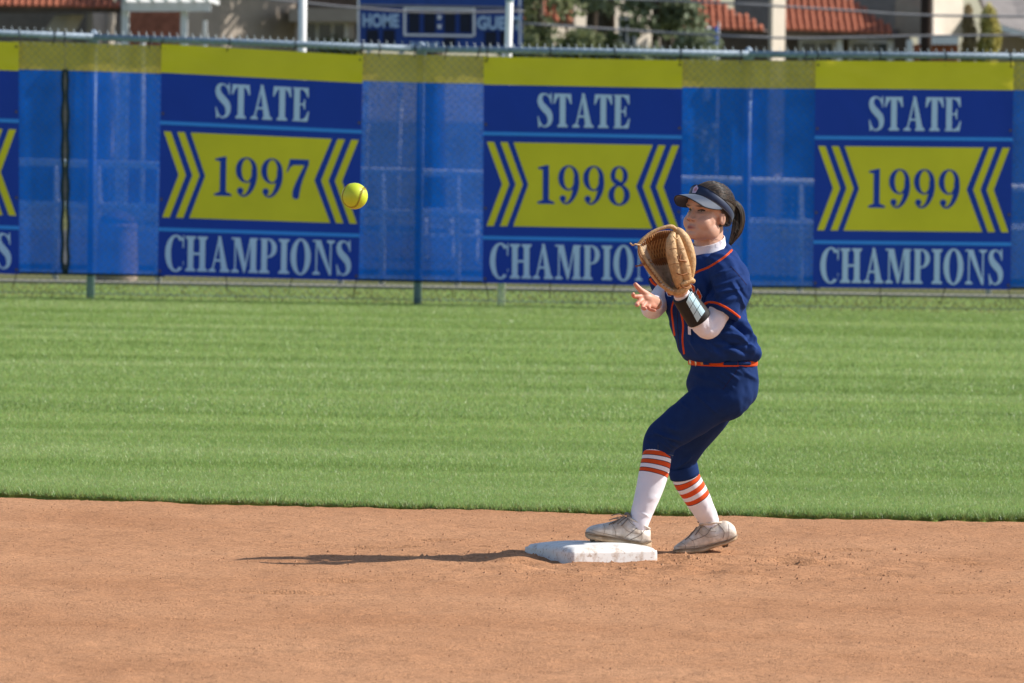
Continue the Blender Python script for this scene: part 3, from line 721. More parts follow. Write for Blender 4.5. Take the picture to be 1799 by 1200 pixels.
wallq(hC, face(1386, -14, 1412, 7, HC + 2.4), white_p, (0, .5, 0), "roof_vent")

# house at the right edge
hD = empty("cream_house", Vector((at(1650, 60, 127).x, 127, -.05)), "cream walled house with brick base behind the utility pole", "house")
wallq(hD, [at(1575, -60, 130), at(1645, -60, 128.6), at(1645, 64, 128.6), at(1575, 64, 130)], stucco)
wallq(hD, [at(1640, -70, 127.4), at(1692, -70, 128.4), at(1692, 64, 128.4), at(1640, 64, 127.4)], cream, (-.1, .3, 0))
wallq(hD, face(1618, 64, 1684, 78, 126.8), white_p, (0, .9, 0), "white_fascia")
wallq(hD, to_ground(1606, 78, 1684, 127.2), brick_m, (0, .3, 0), "brick_wall")
wallq(hD, to_ground(1594, 70, 1604, 127.0), white_p, (0, .3, 0), "post")
tiledD = [at(1700, -60, 131), at(1990, -60, 131), at(1990, 110, 127), at(1740, 38, 127)]
wallq(hD, tiledD, greyroof, (0, .3, -.1), "grey_roof"); wallq(hD, [at(1745, 40, 126.8), at(1990, 112, 126.8), at(1990, 124, 126.8), at(1745, 50, 126.8)], white_p, (0, .1, 0), "gutter")
wallq(hD, to_ground(1738, 45, 1990, 128.6), stucco)

# house half hidden by the trees
hE = empty("cream_house", Vector((at(1040, 60, 132).x, 132, -.05)), "cream house with tiled roof half hidden behind the pine trees", "house")
wallq(hE, [at(930, -120, 131.2), at(1170, -120, 133.6), Vector((at(1170, 0, 133.6).x, 133.6, -.2)), Vector((at(930, 0, 131.2).x, 131.2, -.2))], cream)
tiled_roof(hE, at(900, 34, 130.6), at(1010, 40, 130.6), 1.2, .55); window(hE, 1085, 30, 1120, 90, 131.9, white_p)

# banner flag by the trees
fl = empty("feather_flag", Vector((at(1262, 120, 112).x, 112, -.05)), "small blue and white flag on a thin pole by the trees", "flag")
a = at(1263, 38, 112); m = MB(); m.tube([(a.x, 112, -.1), a], .012, 8); m.obj("flag_pole", rail_w, fl)
def cloth(x0, x1, mat, ph):
    v = []; f = []
    for j in range(15):
        for i in range(7):
            p = at(x0 + (x1 - x0) * i / 6, 46 + 130 * j / 14 + (1 - i / 6) * 4, 112); v.append((p.x, 112 + .04 * math.sin(i * 1.1 + j * .5 + ph), p.z))
    for j in range(14):
        for i in range(6): f.append((j*7+i, j*7+i+1, j*7+i+8, j*7+i+7))
    return mkmesh("c", v, f, mat, smooth=True)
link("blue_cloth", cloth(1249, 1262, mk("flag_blue", (.03, .12, .60), rough=.7), 0), fl); link("white_cloth", cloth(1236, 1249, white_p, 1.2), fl)

# ------------------------------------------------------------------ trees
def leafmat(name, c1, c2): return mk(name, c1, rough=.6, scale=.9, col2=c2, transl=.3, detail=3)
lm_olive = leafmat("olive_leaves", (.10, .13, .05), (.30, .32, .16)); lm_pine = leafmat("pine_needles", (.10, .135, .075), (.30, .34, .21)); lm_yel = leafmat("yellowish_foliage", (.38, .34, .09), (.62, .55, .19)); lm_dark = leafmat("dark_foliage", (.02, .035, .015), (.07, .09, .035))
lm_brown = leafmat("brownish_foliage", (.24, .18, .09), (.42, .31, .16)); bark = mk("bark", (.085, .065, .05), rough=.95, var=.3, scale=6, stretch=(3, 3, .6))
def leaves(clumps, n, size, seed):
    r = np.random.default_rng(seed); V = []; 
    C = np.array([c[:3] for c in clumps]); R = np.array([c[3:6] for c in clumps]); wt = R.prod(1) ** (2/3); wt /= wt.sum()
    k = r.choice(len(C), n, p=wt); d = r.normal(size=(n, 3)); d /= np.linalg.norm(d, axis=1)[:, None]
    P = C[k] + d * R[k] * (r.random(n) ** .45)[:, None]
    a = r.normal(size=(n, 3)); a /= np.linalg.norm(a, axis=1)[:, None]; b = np.cross(a, r.normal(size=(n, 3))); b /= np.linalg.norm(b, axis=1)[:, None]
    s = size * r.uniform(.6, 1.3, n)[:, None]
    Q = np.stack([P - a*s*.5, P + b*s*.28, P + a*s*.5, P - b*s*.28], 1).reshape(-1, 3)
    return Q, np.arange(4 * n).reshape(-1, 4)
def tree(name, foot, label, trunk, clumps, n, size, lmat, seed, group=None, limbs=5):
    e = empty(name, foot, label, "tree", group); m = MB()
    m.tube([p for p, r in trunk], [r for p, r in trunk], 9)
    rr = random.Random(seed)
    for i in range(min(limbs, len(clumps))):
        c = Vector(clumps[i][:3]); t = trunk[max(1, len(trunk) - 2)][0]; t = Vector(t).lerp(Vector(trunk[-1][0]), rr.random())
        mid = t.lerp(c, .5) + Vector((0, 0, .15)); m.tube([t, mid, c], [trunk[-1][1] * .8, trunk[-1][1] * .5, .02], 6)
    m.obj("trunk", bark, e, smooth=True)
    vv, ff = leaves(clumps, n, size, seed); link("crown", np_mesh("crown", vv, ff, lmat, False), e); return e
def rand_clumps(px0, px1, py0, py1, Y, n, r, seed, dy=1.2):
    rr = random.Random(seed); out = []
    for i in range(n):
        p = at(rr.uniform(px0, px1), rr.uniform(py0, py1), Y + rr.uniform(-dy, dy)); q = r * rr.uniform(.6, 1.3); out.append((p.x, p.y, p.z, q, q, q * .75))
    return out
def trunk_px(px0, px1, Y, r0, r1, ztop=6.5):
    a = at(px0, 120, Y); b = at(px1, 0, Y); f0 = Vector((a.x, Y, -.1)); d = (b - a); t = b + d * ((ztop - b.z) / d.z)
    return [(f0, r0 * 1.3), (a, r0), (b, (r0 + r1) / 2), (t, r1)]
T = [("olive_tree", 950, 948, 109, .09, .05, 905, 1000, -160, 100, 30, .36, lm_olive, "low olive green bushy tree beside the scoreboard"),
     ("pine_tree", 1062, 1066, 112, .17, .11, 985, 1120, -260, 20, 26, .36, lm_pine, "dark double trunk pine tree between scoreboard and tiled roof"),
     ("pine_tree", 1040, 1042, 113.5, .13, .09, 1000, 1080, -260, -5, 16, .34, lm_pine, "slender dark pine close behind the double trunk pine"),
     ("pine_tree", 1150, 1153, 111, .07, .05, 1105, 1230, -200, 60, 24, .26, lm_pine, "thin pine tree in front of the tiled roof"),
     ("pine_tree", 1178, 1176, 112, .06, .045, 1130, 1220, -200, 40, 14, .26, lm_pine, "thin pine tree nearest the small blue flag")]
for i, (nm, p0, p1, Y, ra, rb, x0, x1, y0, y1, n, r, lm, lab) in enumerate(T):
    tr_ = trunk_px(p0, p1, Y, ra, rb); tree(nm, tr_[0][0], lab, tr_, rand_clumps(x0, x1, y0, y1, Y, n, r, 40 + i), 2600, .15, lm, 60 + i, "trees between the scoreboard and the tiled roof", limbs=10)
# shrubs under the trees
for i, (x0, x1, y0, y1, lm, lab) in enumerate(((905, 965, 60, 110, lm_olive, "pale green shrub at the scoreboard's foot"), (975, 1045, 55, 115, lm_olive, "rounded green shrub under the pines"), (1060, 1130, 62, 118, lm_dark, "dark green shrub behind the pine trunk"), (1120, 1235, 55, 118, lm_pine, "wide grey green shrub by the small flag"), (562, 600, 62, 100, lm_dark, "small dark shrub below the curtained window"))):
    c = rand_clumps(x0, x1, y0 + 12, y1 + 40, 108 if i < 4 else 126, 10, .34, 80 + i, .4); ft = Vector((c[0][0], c[0][1], -.05))
    e = empty("shrub", ft, lab, "shrub", "shrubs below the trees"); top = Vector(c[0][:3])
    m = MB(); m.tube([ft, ft.lerp(top, .5), top], [.06, .05, .02], 7)
    for q in c[1:6]: m.tube([ft.lerp(top, .4), Vector(q[:3])], [.03, .01], 5)
    m.obj("stem", bark, e); vv, ff = leaves([q for q in c] + [(q[0], q[1], q[2] * .5, q[3], q[4], q[5]) for q in c], 3600, .13, 90 + i); link("foliage", np_mesh("foliage", vv, ff, lm, False), e)
# two columnar bushes at the right
for i, (x0, x1, y0, lm, lab) in enumerate(((1690, 1712, 16, lm_brown, "narrow brownish columnar bush next to the cream wall"), (1718, 1756, 15, lm_yel, "rounded yellow green columnar bush by the grey roof"))):
    Y = 119; c0 = at((x0 + x1) / 2, y0, Y); ft = Vector((c0.x, Y, -.05)); r = (x1 - x0) / 2 * Y / FPX
    e = empty("columnar_bush", ft, lab, "bush", "columnar bushes")
    m = MB(); m.tube([ft, ft + Vector((0, 0, c0.z * .6)), ft + Vector((0, 0, c0.z * .9))], [.07, .05, .015], 7); m.obj("stem", bark, e)
    cl = [(ft.x + random.uniform(-.05, .05), Y, z, r * s, r * s, .35) for z, s in zip(np.linspace(.4, c0.z - .25, 14), [.7, .8, .9, 1, 1.1, 1.1, 1.15, 1.15, 1.15, 1.1, 1.1, 1.05, 1.0, .85])]
    vv, ff = leaves(cl, 9000, .10, 120 + i); link("foliage", np_mesh("foliage", vv, ff, lm, False), e)
# big street tree whose crown stands above the picture and dapples the stucco wall
tb = Vector((at(760, 300, 126).x, 126, -.1))
cl = [(tb.x + random.uniform(-2.6, 2.8), 129.5 + random.uniform(-1.6, 1.6), random.uniform(5.2, 8.8), *[random.uniform(.35, .75)] * 3) for i in range(40)]
tree("street_tree", tb, "tall street tree standing behind the scoreboard", [(tb, .26), (tb + Vector((0, .1, 2.5)), .2), (tb + Vector((-.1, .2, 5)), .15), (tb + Vector((-.2, .3, 6.5)), .09)], cl, 9500, .24, lm_olive, 140, limbs=14)
# ================================================================== BASE AND BALL
F0 = ground(1005, 988); TH = math.radians(28.6); BL = .385
ex_ = Vector((math.cos(TH), math.sin(TH), 0)); ey_ = Vector((-math.sin(TH), math.cos(TH), 0))
bm_, nt, b = new_mat("base_canvas"); N = nt.nodes; L = nt.links
tc = N.new("ShaderNodeTexCoord")
n1 = N.new("ShaderNodeTexNoise"); n1.inputs["Scale"].default_value = 16; n1.inputs["Detail"].default_value = 9; n1.inputs["Roughness"].default_value = .7; L.new(tc.outputs["Object"], n1.inputs["Vector"])
mp = N.new("ShaderNodeMapping"); mp.inputs["Scale"].default_value = (9, 46, 30); mp.inputs["Rotation"].default_value = (0, 0, .9); L.new(tc.outputs["Object"], mp.inputs[0])
n2 = N.new("ShaderNodeTexNoise"); n2.inputs["Scale"].default_value = 2.2; n2.inputs["Detail"].default_value = 6; L.new(mp.outputs[0], n2.inputs["Vector"])
cr = N.new("ShaderNodeValToRGB"); cr.color_ramp.elements[0].position = .34; cr.color_ramp.elements[0].color = (.50, .40, .33, 1); cr.color_ramp.elements[1].position = .50; cr.color_ramp.elements[1].color = (.78, .77, .75, 1); L.new(n1.outputs["Fac"], cr.inputs[0])
c2 = N.new("ShaderNodeValToRGB"); c2.color_ramp.elements[0].position = .30; c2.color_ramp.elements[0].color = (.55, .42, .34, 1); c2.color_ramp.elements[1].position = .40; c2.color_ramp.elements[1].color = (1, 1, 1, 1); L.new(n2.outputs["Fac"], c2.inputs[0])
mu = N.new("ShaderNodeMix"); mu.data_type = 'RGBA'; mu.blend_type = 'MULTIPLY'; mu.inputs[0].default_value = .9; L.new(cr.outputs[0], mu.inputs[6]); L.new(c2.outputs[0], mu.inputs[7]); L.new(mu.outputs[2], b.inputs["Base Color"])
b.inputs["Roughness"].default_value = .7
bp = N.new("ShaderNodeBump"); bp.inputs["Strength"].default_value = .25; bp.inputs["Distance"].default_value = .004; L.new(n1.outputs["Fac"], bp.inputs["Height"]); L.new(bp.outputs[0], b.inputs["Normal"])
NB = 26; v = []; f = []; HB = .052
def base_pt(i, j):
    s, t = i / NB, j / NB
    def ease(q): return q
    cr_ = (1 - (2*s-1) ** 4) * (1 - (2*t-1) ** 4)
    edge = min(s, 1 - s, t, 1 - t)
    z = HB - .012 * math.exp(-edge / .018) + .012 * cr_ + .0025 * math.sin(s * 9 + t * 5)
    return F0 + ex_ * (s * BL) + ey_ * (t * BL) + Vector((0, 0, z))
for j in range(NB + 1):
    for i in range(NB + 1): v.append(base_pt(i, j))
for j in range(NB):
    for i in range(NB): a = j * (NB + 1) + i; f.append((a, a + 1, a + NB + 2, a + NB + 1))
rim = [i for i in range(NB)] + [NB + j * (NB + 1) for j in range(NB)] + [NB * (NB + 1) + NB - i for i in range(NB)] + [(NB - j) * (NB + 1) for j in range(NB)]
cen = F0 + (ex_ + ey_) * (BL / 2); n0 = len(v)
for k, (dz, gr) in enumerate(((.62, 1.004), (.3, 1.006), (-.6, 1.012))):
    for q in rim:
        p = v[q]; d = (p - cen); v.append(Vector((cen.x + d.x * gr, cen.y + d.y * gr, HB * dz)))
R_ = len(rim)
for k in range(R_): f.append((rim[(k+1) % R_], rim[k], n0 + k, n0 + (k+1) % R_))
for l in range(2):
    for k in range(R_): f.append((n0 + l*R_ + (k+1) % R_, n0 + l*R_ + k, n0 + (l+1)*R_ + k, n0 + (l+1)*R_ + (k+1) % R_))
bo = link("base_bag", mkmesh("base_bag", v, f, bm_, smooth=True), None, F0)
tag(bo, "scuffed white square base bag lying in the dirt under the player's foot", "base")
md = bo.modifiers.new("ws", 'WEIGHTED_NORMAL')

YB = 25.3; bc = at(623, 344.5, YB); BR = 23.2 * YB / FPX
ball_m = mk("optic_yellow_leather", (.56, .66, .03), rough=.42, var=.05, scale=30, bump=.08, bscale=300, spec=.45)
seam_m = mk("ball_seam", (.36, .24, .03), rough=.7, var=.2, scale=200)
def sphere(c, rx, ry, rz, nu=32, nv=20, R=None):
    pts = []; fs = []
    for j in range(nv + 1):
        ph = math.pi * j / nv
        for i in range(nu):
            th = 2 * math.pi * i / nu; q = Vector((rx * math.sin(ph) * math.cos(th), ry * math.sin(ph) * math.sin(th), rz * math.cos(ph)))
            pts.append(Vector(c) + (R @ q if R is not None else q))
    for j in range(nv):
        for i in range(nu): fs.append((j*nu + i, (j+1)*nu + i, (j+1)*nu + (i+1) % nu, j*nu + (i+1) % nu))
    return pts, fs
pv, pf = sphere(bc, BR, BR, BR, 48, 32)
ball = link("softball", mkmesh("softball", pv, pf, ball_m, smooth=True), None, bc)
tag(ball, "bright yellow softball in flight before the fence", "ball")
Rb = Matrix.Rotation(math.radians(35), 3, 'Y') @ Matrix.Rotation(math.radians(-62), 3, 'Z') @ Matrix.Rotation(math.radians(28), 3, 'X')
sp = []
for t in np.linspace(0, 2 * math.pi, 161):
    A = .44; q = Vector((math.cos(t) + A * math.cos(3*t) * .6, math.sin(t) - A * math.sin(3*t) * .6, 1.35 * math.sqrt(A) * math.sin(2*t))); q.normalize(); sp.append(bc + Rb @ q * (BR * 1.0))
m = MB(); m.tube(sp, .0016, 6, cap=False)
for i in range(0, 160, 2):
    p = sp[i]; nrm = (p - bc).normalized(); t = (sp[i+1] - sp[i-1]).normalized(); s = nrm.cross(t)
    m.tube([p + s * .0055 - t * .002 + nrm * .0002, p + nrm * .001, p - s * .0055 - t * .002 + nrm * .0002], .0007, 4)
m.obj("seam", seam_m, ball, smooth=True)

# ================================================================== THE PLAYER
YP = 27.40
S_ = FPX / YP
def V(px, py, dy=0.0): return at(px, py, YP + dy + float(np.interp(py, [600, 700, 800, 835], [-.20, -.15, -.04, 0.])))   # the upper body leans over the front foot
UP = Vector((0, 0, 1))
def limb(st, n=20, sub=6, up=(0, 1, 0)):
    rows = []
    for s in st:
        p = V(s[0], s[1], s[2]); rows.append((p.x, p.y, p.z, s[3], s[4] if len(s) > 4 else s[3]))
    S = spline(rows, sub)
    return tube_geo([tuple(q[:3]) for q in S], S[:, 3], n, True, up, S[:, 4])
def ringloft(st, n=40, sub=6, ex=2.0, cap=True):
    """st: (centre, A, B) vectors"""
    S = spline([tuple(c) + tuple(a) + tuple(b) for c, a, b in st], sub); vs = []; fs = []; N_ = len(S)
    for q in S:
        c, a, b = Vector(q[:3]), Vector(q[3:6]), Vector(q[6:9])
        for k in range(n):
            t = 2 * math.pi * k / n; cx_, sx_ = math.cos(t), math.sin(t)
            vs.append(c + a * math.copysign(abs(cx_) ** (2/ex), cx_) + b * math.copysign(abs(sx_) ** (2/ex), sx_))
    for i in range(N_ - 1):
        for k in range(n): fs.append((i*n + k, i*n + (k+1) % n, (i+1)*n + (k+1) % n, (i+1)*n + k))
    if cap: fs.append(tuple(range(n-1, -1, -1))); fs.append(tuple((N_-1)*n + k for k in range(n)))
    return vs, fs
def trunk_st(px, py, dy, w, d, a):
    a = math.radians(a); left = Vector((math.sin(a), -math.cos(a), 0)); fwd = Vector((-math.cos(a), -math.sin(a), 0)); return V(px, py, dy), left * w, fwd * d
def fuse(name, parts, voxel, smooth=4, fac=.5):
    vs = []; fs = []
    for p, q in parts:
        n = len(vs); vs += [tuple(x) for x in p]; fs += [tuple(i + n for i in t) for t in q]
    me = bpy.data.meshes.new("tmp"); me.from_pydata(vs, [], fs); ob = bpy.data.objects.new("tmp", me); COL.objects.link(ob)
    md = ob.modifiers.new("r", 'REMESH'); md.mode = 'VOXEL'; md.voxel_size = voxel
    if smooth: ms = ob.modifiers.new("s", 'SMOOTH'); ms.factor = fac; ms.iterations = smooth
    dg = bpy.context.evaluated_depsgraph_get(); out = bpy.data.meshes.new_from_object(ob.evaluated_get(dg))
    bpy.data.objects.remove(ob); out.name = name; out.materials.clear()
    out.polygons.foreach_set("use_smooth", np.ones(len(out.polygons), bool)); return out
def get_co(me): a = np.empty(len(me.vertices) * 3, np.float32); me.vertices.foreach_get("co", a); return a.reshape(-1, 3).astype(float)
def set_co(me, c): me.vertices.foreach_set("co", c.astype(np.float32).ravel()); me.update()
def get_no(me): a = np.empty(len(me.vertices) * 3, np.float32); me.vertices.foreach_get("normal", a); return a.reshape(-1, 3).astype(float)
def wrinkle(me, folds, rough=.0, seed=0, rs=.05):
    """folds: (x0, y0, x1, y1, width px, height m): soft ridges (or creases) on the side of the cloth that shows them"""
    co = get_co(me); no = get_no(me); px, py = to_px(co); face_ = np.clip(-no[:, 1] * 1.6 + .2, 0, 1); d = np.zeros(len(co))
    for x0, y0, x1, y1, w, h in folds:
        ax, ay = x1 - x0, y1 - y0; L2 = ax*ax + ay*ay; t = np.clip(((px - x0) * ax + (py - y0) * ay) / L2, 0, 1)
        q = np.hypot(px - x0 - ax * t, py - y0 - ay * t); d += h * np.exp(-(q / w) ** 2) * np.sin(np.pi * np.clip(t * .86 + .07, 0, 1)) ** .6 * face_
    if rough:
        d += rough * 2 * (fbm(co[:, 0] + co[:, 1] * .7, co[:, 2] + co[:, 1] * .3, [(rs, 1.), (rs * .5, .5), (rs * 2.2, 1.2)], seed))
    set_co(me, co + no * d[:, None])
def bvh_of(me): return BVHTree.FromPolygons([v.co[:] for v in me.vertices], [p.vertices[:] for p in me.polygons])
def hit(bv, px, py):
    d = ray(px, py).normalized(); r = bv.ray_cast(CAM, d); return (r[0], d, r[1]) if r[0] is not None else None
def strip_on(bv, pts, wpx, off=.003, sub=8, lift=.0):
    S = spline([(p[0], p[1]) for p in pts], sub); rows = []
    for i in range(len(S)):
        t = S[min(i+1, len(S)-1)] - S[max(i-1, 0)]; t = t / np.linalg.norm(t); n_ = np.array([-t[1], t[0]]) * wpx / 2; row = []
        for s in (-1, -.4, .4, 1):
            h_ = hit(bv, *(S[i] + n_ * s))
            if h_: row.append(h_[0] + h_[2] * (off if abs(s) < 1 else -.001))
        if len(row) == 4: rows.append(row)
    vs = [p for r in rows for p in r]; fs = []
    for i in range(len(rows) - 1):
        for k in range(3): fs.append((i*4 + k, i*4 + k + 1, (i+1)*4 + k + 1, (i+1)*4 + k))
    return vs, fs
def patch_on(bv, poly, off):
    vs = []
    for p in poly:
        h_ = hit(bv, *p)
        if h_: vs.append(h_[0] - h_[1] * off)
    return vs, [tuple(range(len(vs)))]

# ---- materials
def skin_mat():
    m, nt, b = new_mat("skin"); N = nt.nodes; L = nt.links
    at_ = N.new("ShaderNodeAttribute"); at_.attribute_name = "tint"
    tc = N.new("ShaderNodeTexCoord"); nz = N.new("ShaderNodeTexNoise"); nz.inputs["Scale"].default_value = 45; nz.inputs["Detail"].default_value = 4; L.new(tc.outputs["Object"], nz.inputs["Vector"])
    mr = N.new("ShaderNodeMapRange"); mr.inputs[3].default_value = .9; mr.inputs[4].default_value = 1.1; L.new(nz.outputs["Fac"], mr.inputs[0])
    mu = N.new("ShaderNodeVectorMath"); mu.operation = 'SCALE'; L.new(at_.outputs["Color"], mu.inputs[0]); L.new(mr.outputs[0], mu.inputs["Scale"])
    L.new(mu.outputs[0], b.inputs["Base Color"]); b.inputs["Roughness"].default_value = .48; b.inputs["Specular IOR Level"].default_value = .35
    b.inputs["Subsurface Weight"].default_value = .12; b.inputs["Subsurface Radius"].default_value = (.012, .005, .003); b.inputs["Subsurface Scale"].default_value = .6
    return m
SKIN = skin_mat()
def fabric(name, col, var=.08, scale=30, rough=.85, sheen=.25, bs=900, bump=.06): return mk(name, col, rough=rough, var=var, scale=scale, bump=bump, bscale=bs, spec=.12, sheen=sheen)
JER = fabric("navy_jersey", (.011, .036, .150), sheen=.0); PANT = fabric("navy_trousers", (.009, .030, .120), sheen=.0); ORA = fabric("orange_trim", (.62, .075, .012), sheen=.1)
WHT = fabric("white_compression", (.78, .76, .82), var=.03, sheen=.1); SOCKW = fabric("white_sock", (.80, .78, .84), var=.03, bs=500, bump=.1, sheen=.1); SOCKO = fabric("orange_sock", (.66, .085, .02), sheen=.1); SOCKN = fabric("navy_sock_edge", (.03, .015, .03), sheen=.1)
GUARD = mk("black_neoprene", (.012, .011, .011), rough=.55, var=.15, scale=40, spec=.35); CARD = mk("card_window", (.50, .72, .82), rough=.18, var=.04, spec=.6)
HAIR = mk("dark_brown_hair", (.012, .008, .006), rough=.6, scale=60, col2=(.045, .028, .018), spec=.5, stretch=(1, 1, 1)); HAIR2 = mk("brown_sheen_strand", (.095, .062, .042), rough=.32, var=.3, scale=50, spec=.5); HAIR3 = mk("black_strand", (.008, .006, .005), rough=.34, var=.3, scale=50, spec=.5); VIS = mk("visor_navy", (.010, .024, .068), rough=.5, var=.1, scale=40, spec=.4, sheen=.15); VISB = mk("visor_brim_navy", (.022, .042, .085), rough=.6, var=.1, scale=60, spec=.35, sheen=.4)  # brown strands lightened: the hair's sheen is put into their colour
SHOE = mk("dirty_white_shoe", (.84, .80, .74), rough=.6, scale=17, col2=(.50, .37, .25), fine=(48, .22), bump=.15, bscale=120); SOLE = mk("dusty_sole", (.70, .53, .35), rough=.75, scale=22, col2=(.36, .23, .13), bump=.2, bscale=90); LACE = mk("grey_laces", (.22, .18, .15), rough=.85, var=.15, scale=60); CLEAT = mk("dark_cleat", (.10, .075, .055), rough=.7, var=.3, scale=40)

# ---- head frame
PHI, NOD = math.radians(46), math.radians(9)
fw = Vector((-math.sin(PHI), -math.cos(PHI), 0)); hl = UP.cross(fw).normalized(); hf = fw * math.cos(NOD) + UP * math.sin(NOD); hu = hl.cross(hf) * 1.0
hu = hf.cross(-hl); hu = (UP * math.cos(NOD) - fw * math.sin(NOD))
TILT = math.radians(2.0); hl, hu = (hl * math.cos(TILT) - hu * math.sin(TILT)), (hu * math.cos(TILT) + hl * math.sin(TILT))
HR = Matrix((hl, hf, hu)).transposed()
eye_w = V(1219, 368, -.09)
HS = 1.0
HO = eye_w - HR @ Vector((0, .082, .004)) * HS
def HL(x, y, z): return HO + HR @ Vector((x, y, z)) * HS
def hell(c, r, rot=None):
    R = HR if rot is None else HR @ rot
    return sphere(HL(*c), r[0] * HS, r[1] * HS, r[2] * HS, 24, 16, R)
head = [hell((0, -.012, .036), (.0765, .094, .086)), hell((0, .028, -.030), (.067, .060, .083)), hell((0, .057, -.090), (.033, .031, .024)),
        hell((0, .036, -.072), (.057, .050, .041)), hell((0, .045, .035), (.062, .048, .052))]
for s in (-1, 1):
    head += [hell((s*.036, .050, -.044), (.031, .033, .035)), hell((s*.049, .012, -.068), (.022, .038, .036)), hell((s*.028, .074, .022), (.026, .014, .011)),
             hell((s*.0135, .0925, -.036), (.0085, .010, .0075)), hell((s*.075, -.010, -.016), (.0085, .0145, .026), Matrix.Rotation(s * .25, 3, 'Z') @ Matrix.Rotation(-.15, 3, 'X'))]
nose = [HL(0, .077, .012), HL(0, .085, -.006), HL(0, .0945, -.024), HL(0, .096, -.033)]
head.append(tube_geo(nose, [.009, .0095, .0115, .0115], 12)); head += [hell((0, .1000, -.032), (.0115, .010, .0090)), hell((0, .0845, -.0645), (.023, .0085, .0055)), hell((0, .0835, -.074), (.020, .009, .0065))]
# neck and body core
neck = limb([(1246, 396, .03, .054, .056), (1245, 420, .02, .055, .058), (1246, 445, .01, .060, .063), (1246, 468, .0, .075, .075)])
core = ringloft([trunk_st(1246, 450, 0, .06, .05, 33), trunk_st(1242, 480, 0, .14, .085, 33), trunk_st(1241, 530, 0, .14, .105, 33), trunk_st(1255, 590, 0, .125, .10, 30), trunk_st(1268, 640, 0, .13, .10, 22), trunk_st(1268, 690, 0, .14, .10, 20), trunk_st(1268, 712, 0, .09, .07, 20)], 28, 4)
ARM_L = [(1279, 478, -.13, .052), (1280, 505, -.15, .049), (1270, 535, -.18, .046), (1256, 562, -.205, .044), (1245, 577, -.22, .0435), (1235, 571, -.235, .044), (1222, 552, -.26, .043), (1206, 530, -.29, .037), (1195, 514, -.31, .032)]
ARM_R = [(1198, 478, .13, .050), (1182, 497, .10, .049), (1165, 520, .06, .047), (1150, 538, .015, .045), (1145, 541, -.03, .044), (1147, 537, -.09, .040), (1151, 532, -.15, .031)]
WR = V(1151, 531, -.16)
arms = [limb([(a, b_, c, r * .9) for a, b_, c, r in ARM_L]), limb([(a, b_, c, r * .9) for a, b_, c, r in ARM_R])]
# the bare hand: palm plus five fingers
def chain(pts, r): return tube_geo(spline([tuple(V(*p)) for p in pts], 4), np.interp(np.linspace(0, 1, 4 * (len(pts) - 1) + 1), np.linspace(0, 1, len(r)), r), 10)
hand = [chain([(1153, 532, -.15), (1147, 529, -.185), (1137, 525, -.215), (1129, 522, -.232)], [.022, .024, .025, .015]), chain([(1151, 533, -.165), (1145, 533, -.19), (1138, 531, -.215), (1133, 529, -.23)], [.020, .023, .024, .014]),
        chain([(1150, 536, -.165), (1147, 537, -.19), (1143, 536, -.212), (1140, 534, -.225)], [.016, .018, .018, .013]),
        chain([(1145, 525, -.195), (1134, 517, -.222), (1126, 510, -.235), (1119, 503, -.242), (1114.5, 497, -.245)], [.019, .0165, .0115, .0100, .0078]),
        chain([(1130, 521, -.228), (1121, 521, -.250), (1114, 521, -.262), (1112, 517.5, -.280), (1113.5, 515.5, -.292)], [.0105, .0095, .0085, .0080, .0068]),
        chain([(1131, 526, -.230), (1124, 530, -.252), (1119, 534, -.265), (1119, 536, -.283), (1122, 536, -.295)], [.0108, .0098, .0088, .0082, .0070]),
        chain([(1136, 530, -.228), (1131, 537, -.248), (1129, 540.5, -.262), (1132, 542.5, -.280), (1135.5, 541, -.290)], [.0105, .0095, .0085, .0080, .0068]),
        chain([(1142, 534, -.222), (1140, 540, -.238), (1142, 543.5, -.250), (1147, 545, -.262), (1152.5, 546, -.268)], [.0095, .0085, .0075, .0070, .0060])]
lhand = [chain([(1196, 516, -.31), (1194, 505, -.325), (1192, 492, -.335)], [.030, .036, .030])]
LEG_L = [(1289, 664, -.05, .094), (1280, 691, -.075, .100), (1252, 705, -.085, .094), (1222, 727, -.09, .083), (1192, 748, -.09, .073), (1169, 765, -.085, .066), (1158, 779, -.085, .064), (1156, 791, -.09, .0615), (1155, 801, -.098, .0595)]
LEG_R = [(1262, 692, .085, .096), (1249, 722, .105, .088), (1230, 752, .135, .076), (1211, 780, .16, .067), (1200, 798, .175, .064), (1198, 815, .178, .0605), (1203, 836, .170, .0585)]
SHIN_L = [(1156, 786, -.09, .0540), (1152, 815, -.135, .0590), (1145, 845, -.172, .0570), (1136, 875, -.190, .0500), (1127, 902, -.202, .0430), (1122, 922, -.212, .0375), (1119, 942, -.205, .030)]
SHIN_R = [(1202, 828, .172, .0500), (1206, 842, .172, .0555), (1221, 868, .19, .0535), (1236, 895, .213, .0455), (1246, 915, .245, .0395), (1252, 934, .235, .030)]
legs = [limb([(a, b_, c, r * .84) for a, b_, c, r in Q]) for Q in (LEG_L, LEG_R, SHIN_L, SHIN_R)]
body = fuse("person", head + [neck, core] + arms + hand + lhand + legs, .0036, 4, .5)
